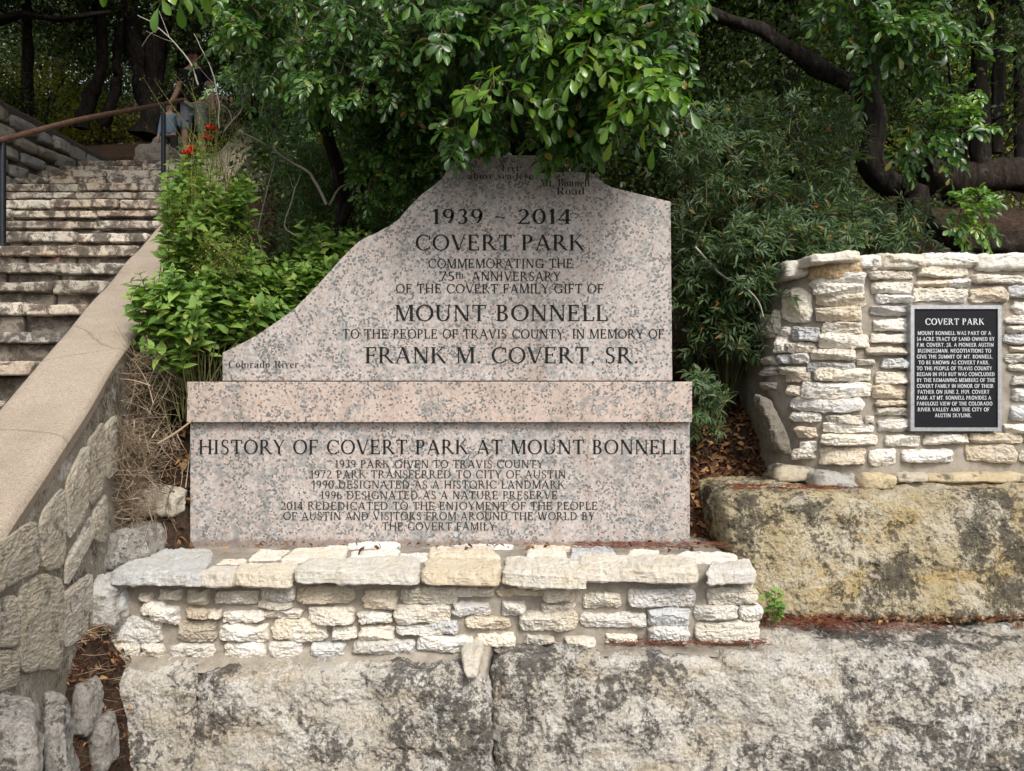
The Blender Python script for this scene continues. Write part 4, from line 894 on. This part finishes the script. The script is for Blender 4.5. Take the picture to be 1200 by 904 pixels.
# ---- lantana bush on the left with its companions
def lantana(label, spec, base, flowers=()):
    e = empty('lantana_bush', base); tag(e, label, 'shrub'); lm, sm = MB(), MB(); G = np.array((0, 0, 1.))
    for (n, box_, bbox, ll) in spec:
        tip = region(n, *box_); b = np.stack([rng.uniform(bbox[i], bbox[i+1], n) for i in (0, 2, 4)], -1); t = np.linspace(0, 1, 7)
        mid = (b+tip)/2+G*.10+.06*rvec(n)
        K = b[:, None]*((1-t)**2)[None, :, None]+2*mid[:, None]*(t*(1-t))[None, :, None]+tip[:, None]*(t**2)[None, :, None]; stems(sm, K, .004, .0015)
        Ls = np.linalg.norm(tip-b, axis=1)
        for j in range(8):
            back = .012+j*.038; tt = np.clip(1-back/np.maximum(Ls, .1), .05, 1)[:, None]
            c = b*(1-tt)**2+2*mid*tt*(1-tt)+tip*tt**2; tan = nrm(2*(1-tt)*(mid-b)+2*tt*(tip-mid)); ax = nrm(np.cross(tan, G+.2*rvec(n))) if j % 2 else nrm(np.cross(tan, np.cross(tan, G+.2*rvec(n))))
            size = ll*(.55+.45*min(1, j/2.5))
            for s in (-1, 1):
                d = tan*.55+ax*s+.25*rvec(n)+G*.1; l = size*rng.uniform(.7, 1.25, n); leaves(lm, c, d, G*.9+np.array((0, -.5, 0))+.4*rvec(n), l, l*.56, 'ovate', .2, .35)
    lm.build('foliage', LANT, e); sm.build('stem', TWIG, e)
    for (px, py, Y) in flowers:
        fm = MB(); c = P(px, py, Y); d = rvec(46); d[:, 2] = np.abs(d[:, 2]); leaves(fm, c+d*.012, d, rvec(46), .018, .014, 'ovate', .2, .4); fm.build('flower', RED, e)
lantana('light green leafy bush spilling over the sandy stair coping, with red blossoms on top',
    [(52, (150, 245, 310, 405, 3.45, 3.75), (-1.75, -1.5, 3.7, 3.95, 1.4, 1.6), .072), (80, (192, 296, 200, 300, 3.75, 4.2), (-1.9, -1.5, 4.0, 4.4, 1.5, 1.8), .074), (70, (205, 335, 280, 390, 3.75, 4.1), (-1.75, -1.4, 3.8, 4.1, 1.4, 1.7), .074), (20, (198, 250, 165, 215, 3.95, 4.2), (-1.9, -1.7, 4.0, 4.3, 1.7, 1.9), .058)],
    (-1.65, 3.95, 1.4), ((247, 152, 4.05), (244, 163, 4.06), (220, 181, 4.0), (225, 177, 4.02)))
lantana('light green leafy bush growing along the sloping left edge of the granite slab',
    [(95, (285, 405, 295, 392, 3.85, 4.05), (-1.4, -.95, 4.0, 4.2, 1.4, 1.7), .072), (70, (350, 440, 255, 330, 3.95, 4.25), (-1.2, -.85, 4.1, 4.3, 1.6, 1.9), .068), (24, (270, 330, 350, 405, 3.82, 3.95), (-1.4, -1.25, 3.95, 4.1, 1.4, 1.5), .066)],
    (-1.15, 4.1, 1.4))
def wispy(label, spec, base):
    e = empty('wispy_weed', base); tag(e, label, 'weed'); lm, sm = MB(), MB(); base = np.asarray(base, float)
    for (n, box_) in spec:
        tip = region(n, *box_); t = np.linspace(0, 1, 7); mid = (base+tip)/2+.10*rvec(n)+np.array((0, 0, .08)); B = base+.08*rvec(n)
        K = B[:, None]*((1-t)**2)[None, :, None]+2*mid[:, None]*(t*(1-t))[None, :, None]+tip[:, None]*(t**2)[None, :, None]; stems(sm, K, .002, .0007)
        for j in range(26):
            tt = rng.uniform(.5, 1, n)[:, None]; c = B*(1-tt)**2+2*mid*tt*(1-tt)+tip*tt**2+.022*rvec(n); l = rng.uniform(.006, .013, n); leaves(lm, c, rvec(n), rvec(n), l, l*.45, 'diamond')
    lm.build('foliage', WISP, e); sm.build('stem', WISP, e)
wispy('pale yellow-green feathery weed lying over the coping beside the stairs', [(90, (185, 270, 205, 265, 3.75, 4.0)), (50, (235, 300, 275, 335, 3.6, 3.75)), (50, (215, 290, 125, 205, 3.9, 4.1))], (-1.62, 4.0, 2.2))
wispy('thin feathery weed with bare tips standing up in front of the two visitors', [(9, (212, 262, 85, 130, 4.1, 4.5)), (12, (215, 275, 135, 190, 4.1, 4.4)), (4, (165, 205, 82, 96, 4.1, 4.3))], (-1.62, 4.3, 2.75))
GS = [([(383, 240, 4.3), (367, 210, 4.3), (357, 199, 4.3), (341, 190, 4.3), (320, 175, 4.25), (278, 153, 4.2)], .010, 'pale grey bare branch slanting above the leafy bushes, longest of its kind'),
 ([(387, 240, 4.35), (399, 220, 4.4), (420, 212, 4.4), (430, 199, 4.4)], .007, 'pale grey bare branch forking right behind the granite shoulder'),
 ([(262, 155, 4.1), (268, 147, 4.1), (282, 130, 4.1), (286, 112, 4.1), (289, 98, 4.1)], .005, 'short crooked white stick beside the upper end of the coping'),
 ([(232, 100, 4.2), (223, 77, 4.2), (207, 53, 4.2), (186, 32, 4.2), (162, 18, 4.2)], .005, 'long thin pale stick rising to the upper left over the stairs'),
 ([(258, 150, 4.2), (255, 114, 4.2), (247, 77, 4.2), (227, 40, 4.2)], .004, 'thin pale upright stick beside the visitor in the cap'),
 ([(320, 330, 4.3), (305, 285, 4.4), (303, 262, 4.4), (318, 205, 4.5), (322, 185, 4.5)], .005, 'upright grey stem in the dark hollow behind the bush'),
 ([(360, 283, 4.2), (340, 272, 4.2), (335, 262, 4.3), (342, 235, 4.3), (352, 205, 4.4)], .006, 'curved grey stem at the bottom of the dark hollow')]
for pts, rad, lab in GS:
    pp = spline([P(*p) for p in pts], 16); pp = pp+.008*fbm(pp*12, 2)[:, None]; mb = MB(); tube(mb, pp, np.linspace(rad, rad*.45, 16), 6)
    for k in range(3):
        i = int(rng.integers(4, 14)); q = pp[i]; d = nrm(rvec(1)[0]+nrm(pp[i+1]-pp[i])); tube(mb, spline([q, q+d*.06, q+d*.12+rvec(1)[0]*.03], 6), np.linspace(rad*.4, .001, 6), 4)
    o = mb.build('bare_branch', GREYST, origin=pp[0]); tag(o, lab, 'branch')

# ---- dry twigs, leaf litter, needles
def on_ground(n, x0, x1, y0, y1, lift=.01):
    x = rng.uniform(x0, x1, n); y = rng.uniform(y0, y1, n); z = height(x, y); return np.stack((x, y, z+lift), -1)
mb = MB(); n = 2300
c = np.concatenate((region(600, 120, 250, 415, 520, 3.5, 3.95), region(1100, 115, 222, 500, 635, 3.38, 3.75), region(600, 140, 255, 400, 460, 3.6, 4.0)))
c[:, 0] = np.maximum(c[:, 0], cheek_x(c[:, 1])+.03)
L = rng.uniform(.05, .34, n)*rng.uniform(.5, 1.1, n); d = nrm(rvec(n)*np.array((1, .5, .7))+np.array((.3, -.2, .1))); bend = .35*rvec(n); t = np.linspace(-.5, .5, 6)
K = c[:, None]+d[:, None]*L[:, None, None]*t[None, :, None]+bend[:, None]*(L[:, None, None]*(t**2)[None, :, None])
ok = (K[..., 0].max(1) < -1.56) | (K[..., 1].min(1) > 4.14); K = K[ok]; stems(mb, K, .0009+.004*rng.random(len(K))**3, .0009)
c2 = on_ground(420, -1.72, -1.28, 2.25, 3.15, .02); L2 = rng.uniform(.03, .13, 420); d2 = nrm(rvec(420)*np.array((1, 1, .3)))
stems(mb, c2[:, None]+d2[:, None]*L2[:, None, None]*t[None, :, None]+(.3*rvec(420))[:, None]*(L2[:, None, None]*(t**2)[None, :, None]), .0018, .0008)
tag(mb.build('dry_twigs', STRAW), 'tangle of dry straw coloured twigs between the stair wall and the monument', 'twigs', kind='stuff')
mb = MB(); tube(mb, spline([P(185, 520, 3.45), P(205, 508, 3.48), P(224, 494, 3.55)], 6), np.linspace(.006, .004, 6), 6); o = mb.build('stick', STRAW, origin=P(185, 520, 3.45)); tag(o, 'thick straight straw coloured stick leaning on the left end of the granite cap', 'stick')
mb = MB(); tube(mb, spline([P(76, 885, 2.5), P(68, 865, 2.5), P(62, 840, 2.52)], 8), np.linspace(.006, .009, 8), 6, wob=.3); o = mb.build('stick', STRAW, origin=P(76, 885, 2.5)); tag(o, 'short tan stick upright against the ledge rock at the bottom left', 'stick')
mb = MB()
def litter(mb, pts, l0=.03, l1=.055): n = len(pts); l = rng.uniform(l0, l1, n); leaves(mb, pts, nrm(rvec(n)*np.array((1, 1, .35))), np.array((0, -.3, 1))+.8*rvec(n), l, l*rng.uniform(.35, .6, n), 'ovate', .35, .6)
litter(mb, on_ground(2200, .88, 1.5, 3.72, 4.7, .012)); litter(mb, on_ground(1500, -1.75, -1.25, 2.2, 3.15, .010), .012, .034); litter(mb, on_ground(900, -1.9, -1.5, 3.3, 4.2, .012)); litter(mb, on_ground(1500, -1.5, 1.2, 4.25, 6, .015))
litter(mb, np.stack((rng.uniform(-1.3, 1.0, 60), rng.uniform(3.5, 3.68, 60), np.full(60, .91)), -1), .02, .04)
litter(mb, np.stack((rng.uniform(1.0, 2.4, 160), rng.uniform(3.42, 3.56, 160), np.full(160, .605)), -1), .02, .04)
tag(mb.build('leaf_litter', DEADL), 'brown fallen leaves heaped on the ground beside the monument', 'fallen leaves', kind='stuff')
mb = MB()
def needles(pts): n = len(pts); d = nrm(rvec(n)*np.array((1, 1, .12))); K = pts[:, None]+d[:, None]*rng.uniform(.02, .06, n)[:, None, None]*np.linspace(-.5, .5, 3)[None, :, None]; stems(mb, K, .0014, .0009)
zl = .600
for (n, x0, x1, y0, y1) in ((650, 1.02, 1.5, 3.36, 3.56), (330, 1.4, 2.5, 3.48, 3.56), (250, .4, 1.05, 3.12, 3.2), (200, 1.35, 1.9, 3.3, 3.42)):
    needles(np.stack((rng.uniform(x0, x1, n), rng.uniform(y0, y1, n), zl+rng.uniform(-.01, .012, n)), -1))
needles(on_ground(1100, .9, 1.45, 3.75, 4.3, .03)); needles(on_ground(900, -1.75, -1.3, 2.3, 3.1, .015)); needles(np.stack((rng.uniform(1.05, 1.7, 400), rng.uniform(3.66, 3.85, 400), np.full(400, 1.16)), -1))
needles(np.stack((rng.uniform(.3, 1.0, 300), rng.uniform(3.55, 3.69, 300), np.full(300, .905)), -1))
tag(mb.build('fallen_needles', RUSTN), 'rusty red needles scattered along the ledge above the bottom boulder', 'needles', kind='stuff')

# ---- small weed by the pedestal
e = empty('green_weed', P(905, 728, 3.35)); tag(e, 'small bright green weed growing at the right end of the pedestal', 'weed'); lm, sm = MB(), MB()
b = P(906, 733, 3.36); n = 10; tip = region(n, 892, 922, 686, 722, 3.28, 3.38); t = np.linspace(0, 1, 5)[None, :, None]; stems(sm, b[None, None]*(1-t)+tip[:, None]*t, .002, .001)
for j in range(5):
    tt = rng.uniform(.5, 1, n)[:, None]; c = b*(1-tt)+tip*tt; d = nrm(rvec(n)*np.array((1, .7, .4))); l = rng.uniform(.022, .036, n); leaves(lm, c, d, np.array((0, -.6, 1))+.3*rvec(n), l, l*.8, 'ovate', .12, .3)
lm.build('foliage', LANT, e); sm.build('stem', TWIG, e)

# ---- logs
mb = MB(); tree_trunk(mb, [P(1085, 205, 5.0), P(1140, 207, 5.05), P(1210, 206, 5.1), P(1330, 215, 5.2)], .085, .11, 40, 16); o = mb.build('log', BARKP, origin=P(1140, 215, 5.05)); tag(o, 'thick dark log lying behind the curved wall, the upper of two', 'log')
mb = MB(); tree_trunk(mb, [P(1085, 262, 4.55), P(1110, 274, 4.55), P(1140, 286, 4.55), P(1220, 283, 4.6), P(1330, 280, 4.7)], .05, .075, 40, 14); o = mb.build('log', BARKP, origin=P(1140, 292, 4.55)); tag(o, 'dark log resting just over the top of the curved wall, the lower of two', 'log')

# ---- woodland trees behind
def tree(label, trunks, blobs, mat, nclump, per, size, base, group='woodland trees on the hillside', name='woodland_tree', spread=.16):
    e = empty(name, base); tag(e, label, 'tree', group); lm, tm = MB(), MB()
    for (c, r) in blobs:
        c = np.array(c); r = np.array(r); d = rvec(nclump); q = c+d*r*(rng.uniform(.25, 1, nclump)**.5)[:, None]
        q = q+.25*r*vnoise(q*1.3)[:, None]
        p = (q[:, None]+rng.standard_normal((nclump, per, 3))*spread*np.array((1.2, 1.2, .7))).reshape(-1, 3); k = len(p); l = size*rng.uniform(.6, 1.3, k)
        leaves(lm, p, rvec(k), rvec(k)+np.array((0, -.4, .7)), l, l*.55, 'diamond', .2, .3)
        for i in range(0, nclump, 3): tube(tm, spline([c-np.array((0, 0, r[2]*.6)), (c+q[i])/2, q[i]], 6), np.linspace(.02, .005, 6), 5)
    for (pts, a, b_) in trunks: tree_trunk(tm, pts, a, b_)
    lm.build('crown', mat, e); tm.build('trunk', BARK, e)
def g(x, y): return float(height(x, y))
T = [('dark leaning oak with a forked trunk rising behind the top of the stairs', [([P(172, 160, 12.5), P(176, 120, 12.5), P(160, 60, 12.5), P(150, 10, 12.5), P(140, -90, 12)], .22, .12), ([P(176, 140, 12.5), P(180, 80, 12.4), P(190, 10, 12.3), P(200, -80, 12)], .18, .1)], [((-5.6, 11.8, 8.6), (2.4, 2.0, 1.3)), ((-7.6, 13.5, 8.3), (2.0, 1.5, 1.1))], DARKL, 90, 130, .075, (-5.9, 12.5, 5.1)),
 ('small twisted tree with bending black stems left of the forked oak', [([P(96, 150, 12), P(103, 118, 12), P(118, 90, 12), P(121, 60, 12), P(110, -30, 11.8)], .11, .07), ([P(118, 146, 12.2), P(132, 120, 12.2), P(138, 95, 12.2), P(137, 55, 12.2), P(146, -20, 12)], .09, .06)], [((-6.9, 11.6, 8.0), (1.5, 1.3, .9))], DARKL, 70, 130, .07, (-6.6, 12, 4.9)),
 ('slim dark tree at the far upper left corner', [([P(30, 150, 11.5), P(32, 60, 11.5), P(28, -60, 11.4)], .08, .05), ([P(-40, 40, 10.5), P(20, 18, 10.6), P(64, 22, 10.8), P(130, 14, 11)], .06, .025)], [((-8.2, 11.0, 7.6), (1.6, 1.2, .9)), ((-7.0, 10.4, 8.2), (1.4, 1.2, .7))], DARKL, 80, 120, .07, (-7.3, 11.5, 4.7)),
 ('straight dark trunk behind the visitor in the cap', [([P(222, 170, 14), P(222, 60, 14), P(226, -60, 13.8)], .20, .15)], [((-5.0, 13.5, 8.8), (2.4, 1.6, 1.2)), ((-3.6, 12.2, 7.6), (1.5, 1.4, 1.6))], DARKL, 90, 130, .075, (-5.8, 14, 5.6)),
 ('dark evergreen tree overhanging the left of the monument from behind', [([(-1.7, 6.6, 2.3), (-1.6, 6.5, 3.6), (-1.3, 6.2, 4.8)], .10, .06)], [((-1.1, 6.6, 4.0), (.9, 1.0, 1.3)), ((-1.5, 7.6, 5.3), (.9, 1.0, 1.0)), ((-.6, 5.9, 4.8), (1.4, 1.1, .8))], DARKL, 90, 130, .05, (-1.7, 6.6, 2.3)),
 ('dark evergreen tree directly behind the top of the monument', [([(.0, 6.8, 2.4), (.1, 6.7, 3.8), (.3, 6.4, 5.0)], .11, .06)], [((.2, 6.6, 3.6), (1.3, 1.0, 1.6)), ((.5, 5.8, 4.9), (1.5, 1.1, .8))], DARKL, 110, 130, .05, (0, 6.8, 2.4)),
 ('dark evergreen tree behind the gap between monument and curved wall', [([P(925, 200, 6.2), P(922, 40, 6.2), P(925, -120, 6.1)], .09, .07)], [((1.9, 6.6, 3.4), (1.2, 1.0, 1.5)), ((2.0, 5.6, 4.9), (1.5, 1.1, .8))], DARKL, 110, 130, .05, (2.2, 6.2, 3.0)),
 ('dark thin-leaved tree behind the two logs on the right', [([P(1150, 200, 6.4), P(1148, 60, 6.4), P(1160, -120, 6.2)], .07, .05), ([P(1168, 180, 6.8), P(1172, 60, 6.8), P(1180, -100, 6.7)], .05, .04)], [((4.3, 7.4, 3.9), (1.4, 1.0, 1.5)), ((3.8, 6.0, 5.0), (1.4, 1.1, .7))], DARKL, 80, 110, .05, (3.9, 6.4, 3.2)),
 ('pale-leaved young tree at the right edge of the woodland', [([P(1195, 190, 7.4), P(1192, 40, 7.4)], .05, .03)], [((5.0, 8.4, 4.2), (1.2, .8, 1.6))], YELL, 40, 60, .05, (4.8, 7.4, 3.6))]
T += [('unseen broad oak added so that its crown shades the middle of the stairs', [([(-5.9, 5.6, 3.2), (-5.8, 5.5, 4.6), (-5.0, 5.3, 6.0)], .14, .09)], [((-4.2, 5.8, 6.6), (2.4, 1.6, .8))], DARKL, 120, 130, .075, (-5.9, 5.6, 3.2)),  # unseen tree, added so its crown darkens the stairs
 ('unseen tall oak added so that its crown shades the upper stairs', [([(-6.4, 7.4, 4.2), (-6.3, 7.3, 5.6), (-5.6, 7.0, 6.8)], .16, .1)], [((-4.2, 7.4, 7.3), (2.6, 2.0, .9)), ((-3.0, 9.4, 7.6), (2.0, 1.6, 1.0)), ((-6.6, 9.2, 7.6), (1.8, 1.6, 1.0))], DARKL, 110, 130, .075, (-6.4, 7.4, 4.2)),  # stands out of view, put in to shade the upper stairs
 ('low dark thicket tree in the hollow left of the monument', [([(-2.0, 7.6, 2.9), (-1.9, 7.6, 3.6)], .05, .03)], [((-1.6, 7.6, 3.4), (.75, .8, .9)), ((-.7, 7.2, 3.0), (1.0, .8, .9))], DARKL, 90, 130, .05, (-2.0, 7.6, 2.9))]
for a in T: tree(*a)
for i, (x, y, r, z) in enumerate(((-9.5, 16, 2.6, 8.5), (-4.5, 17, 2.8, 9.2), (-1.2, 10.5, 2.2, 6.2), (1.2, 10.5, 2.2, 6.2), (3.8, 10.8, 2.2, 6.2), (6.6, 10.5, 2.2, 6.2), (-2.8, 13.5, 2.4, 8.0), (9.5, 11, 2.4, 6.4), (-12.5, 14.5, 2.4, 7.6), (-8.5, 19, 3.2, 11.5), (-2.0, 20, 3.4, 12), (3.5, 16, 3.2, 10), (8.5, 17, 3.2, 10.5), (-14, 22, 3.4, 12), (0.5, 13, 2.6, 8.2), (5.5, 13, 2.6, 8.2))):
    zz0 = g(x, y); tree('one of the dark trees massed at the back of the woodland', [([(x, y, zz0-.1), (x+.1, y, z-1), (x+.2, y-.1, z+1)], .14, .07)], [((x, y, z), (r, r*.7, r*.75)), ((x, y-.2, (z+zz0)/2-.3), (r*.95, r*.6, r*.6))], DARKL, 90, 110, .085, (x, y, zz0), group='dark trees at the back', spread=.24)
for i, (lab, c, r) in enumerate((('bright yellow-green bush in sunlight left of the twisted tree', (-8.0, 13.2, 6.3), (1.25, .8, 1.0)), ('low yellow-green bush between the twisted tree and the stairs', (-6.7, 12.9, 5.6), (1.0, .6, .8)), ('mid-green bush above the dark rubble wall at the far left', (-8.0, 11.3, 5.6), (1.0, .6, .6)))):
    tree(lab, [], [(c, r)], YELL if i < 2 else DARKL, 60, 90, .055, (c[0], c[1], g(c[0], c[1])), group=None, name='woodland_bush')

# ------------------------------------------------------------------ the two visitors
def skin_mesh(name, V, E, Rr, mat, parent, lv=2):
    me = bpy.data.meshes.new(name); me.from_pydata([tuple(v) for v in V], E, []); o = bpy.data.objects.new(name, me); COL.objects.link(o)
    o.modifiers.new('s', 'SKIN'); sv = me.skin_vertices[0].data
    for i, r in enumerate(Rr): sv[i].radius = (r, r) if np.isscalar(r) else r
    sv[0].use_root = True
    s = o.modifiers.new('u', 'SUBSURF'); s.levels = s.render_levels = lv
    bpy.context.view_layer.update()
    m2 = bpy.data.meshes.new_from_object(o.evaluated_get(bpy.context.evaluated_depsgraph_get())); bpy.data.objects.remove(o)
    m2.name = name; m2.materials.clear(); m2.materials.append(mat)
    for p in m2.polygons: p.use_smooth = True
    ob = bpy.data.objects.new(name, m2); COL.objects.link(ob); adopt(ob, parent); return ob
SKIN = m_plain('skin', (.42, .25, .18), .55, .15); TEE = m_plain('black_cotton', (.012, .012, .014), .9, .2); GREYC = m_plain('grey_cotton', (.20, .22, .25), .9, .2); BLUEC = m_plain('blue_cotton', (.16, .22, .30), .9, .2); DARKF = m_plain('dark_feature', (.05, .025, .02), .5, .1); HAIR = m_plain('dark_hair', (.02, .014, .01), .6, .2); BROWNC = m_plain('dark_trousers', (.03, .028, .026), .9, .2)
def person(label, at, H, top_m, leg_m, cap, hand_l, hand_r, longsleeve):
    e = empty('person', at); tag(e, label, 'person'); s = H/1.72; at = np.array(at)
    def J(x, y, z): return at+np.array((x, y, z))*s
    V = [J(0,0,.93), J(0,.01,1.1), J(0,.01,1.28), J(0,.01,1.40), J(0,0,1.48), J(0,-.01,1.56), J(0,-.015,1.64), J(0,-.01,1.70)]; Rr = [.125, .115, .135, .11, .052, .072, .088, .05]; E = [(0,1),(1,2),(2,3),(3,4),(4,5),(5,6),(6,7)]
    def chain(root, pts, rad):
        k = root
        for p, r in zip(pts, rad): V.append(p); Rr.append(r); E.append((k, len(V)-1)); k = len(V)-1
        return k
    for sx in (-1, 1):
        st_ = .05 if sx > 0 else -.07
        chain(0, [J(sx*.09, 0, .86), J(sx*.10, st_-.03, .48), J(sx*.10, st_+.02, .10), J(sx*.10, st_-.0, .045), J(sx*.11, st_-.14, .03)], [.085, .056, .038, .04, .032])
        hd = np.array(hand_l if sx < 0 else hand_r); el = np.array((sx*.25, .03, 1.12)); 
        w = chain(3, [J(sx*.16, .01, 1.39), J(*el), J(*(el*.1+hd*.9))], [.055, .042, .03]); hdir = nrm(hd-el)
        p = chain(w, [J(*(hd+hdir*.05))], [.032])
        for f_ in range(4):
            o = np.array((.0, (f_-1.5)*.018, 0)); chain(p, [J(*(hd+hdir*.10+o)), J(*(hd+hdir*(.13+.01*(f_ in (1, 2)))+o+np.array((-sx*.012, 0, 0))))], [.010, .008])
        chain(w, [J(*(hd+hdir*.03+np.array((0, -.035, 0)))), J(*(hd+hdir*.07+np.array((-sx*.01, -.05, 0))))], [.011, .009])
    body = skin_mesh('body', [x for x in V], E, [r*s for r in Rr], SKIN, e)
    tv = [J(0,0,.86), J(0,.01,1.1), J(0,.01,1.28), J(0,.01,1.42)]; te = [(0,1),(1,2),(2,3)]; tr = [.155, .148, .158, .118]
    for sx in (-1, 1):
        el = np.array((sx*.25, .03, 1.12)); sh = np.array((sx*.17, .01, 1.40)); i = len(tv); tv += [J(*sh), J(*(sh*.4+el*.6))]; te += [(3, i), (i, i+1)]; tr += [.07, .062]
        if longsleeve: hd = np.array(hand_l if sx < 0 else hand_r); tv += [J(*el), J(*(el*.15+hd*.85))]; te += [(i+1, i+2), (i+2, i+3)]; tr += [.055, .04]
    skin_mesh('shirt', tv, te, [r*s for r in tr], top_m, e)
    lv = [J(0,0,1.0)]; le = []; lr = [.142]
    for sx in (-1, 1):
        st_ = .05 if sx > 0 else -.07; i = len(lv); lv += [J(sx*.095, 0, .84), J(sx*.105, st_-.03, .46)]; le += [(0, i), (i, i+1)]; lr += [.105, .088]
        if longsleeve: lv += [J(sx*.10, st_+.02, .10)]; le += [(i+1, i+2)]; lr += [.06]
    skin_mesh('trousers' if longsleeve else 'shorts', lv, le, [r*s for r in lr], leg_m, e)
    mb = MB(); hc = J(0, -.012, 1.655); th, ph = np.meshgrid(np.linspace(0, 2*np.pi, 17), np.linspace(0, np.pi/2*1.05, 8))
    rr = .1*s; dv = np.stack((np.cos(th)*np.sin(ph), np.sin(th)*np.sin(ph)*1.12, np.cos(ph)), -1)*rr*np.array((.95, 1.05, .85)); mb.add((hc+dv).reshape(-1, 3), gridf(8, 17))
    if cap:
        a = np.linspace(-1.1, 1.1, 9); ri = np.stack((np.sin(a)*.088, -np.cos(a)*.09, 0*a), -1)*s; ro = np.stack((np.sin(a)*.085, -np.cos(a)*.09-.075*np.cos(a*.8), 0*a-.015), -1)*s
        v = np.concatenate((hc+ri, hc+ro, hc+ro-np.array((0, 0, .004)), hc+ri-np.array((0, 0, .004)))); mb.add(v, gridf(4, 9))
        mb.build('cap', TEE, e)
    else: mb.build('hair', HAIR, e)
    fm = MB()
    for sx in (-1, 1):
        c = J(sx*.032, -.093, 1.625); th, ph = np.meshgrid(np.linspace(0, 2*np.pi, 9), np.linspace(0, np.pi, 6)); fm.add((c+np.stack((np.cos(th)*np.sin(ph)*.014, np.sin(th)*np.sin(ph)*.01, np.cos(ph)*.008), -1)*s).reshape(-1, 3), gridf(6, 9)); fm.build('eye', DARKF, body); fm = MB()
    c = J(0, -.088, 1.565); fm.add((c+np.stack((np.cos(th)*np.sin(ph)*.025, np.sin(th)*np.sin(ph)*.008, np.cos(ph)*.006), -1)*s).reshape(-1, 3), gridf(6, 9)); fm.build('mouth', DARKF, body)
    nm = MB(); c = J(0, -.103, 1.597); nm.add((c+np.stack((np.cos(th)*np.sin(ph)*.013, np.sin(th)*np.sin(ph)*.02, np.cos(ph)*.024), -1)*s).reshape(-1, 3), gridf(6, 9)); nm.build('nose', SKIN, body)
    for sx in (-1, 1): nm = MB(); c = J(sx*.088, 0, 1.605); nm.add((c+np.stack((np.cos(th)*np.sin(ph)*.012, np.sin(th)*np.sin(ph)*.022, np.cos(ph)*.03), -1)*s).reshape(-1, 3), gridf(6, 9)); nm.build('ear', SKIN, body)
person('visitor in a black cap, black T-shirt and grey shorts coming down the stairs', (-4.56, 11.08, 4.80), 1.66, TEE, GREYC, True, (-.33, -.08, .86), (.30, -.03, .84), False)
person('small child in a blue top holding the hand of the visitor in the cap', (-4.80, 10.85, 4.64), .98, BLUEC, BROWNC, False, (-.26, -.05, .85), (.24, -.02, 1.34), True)
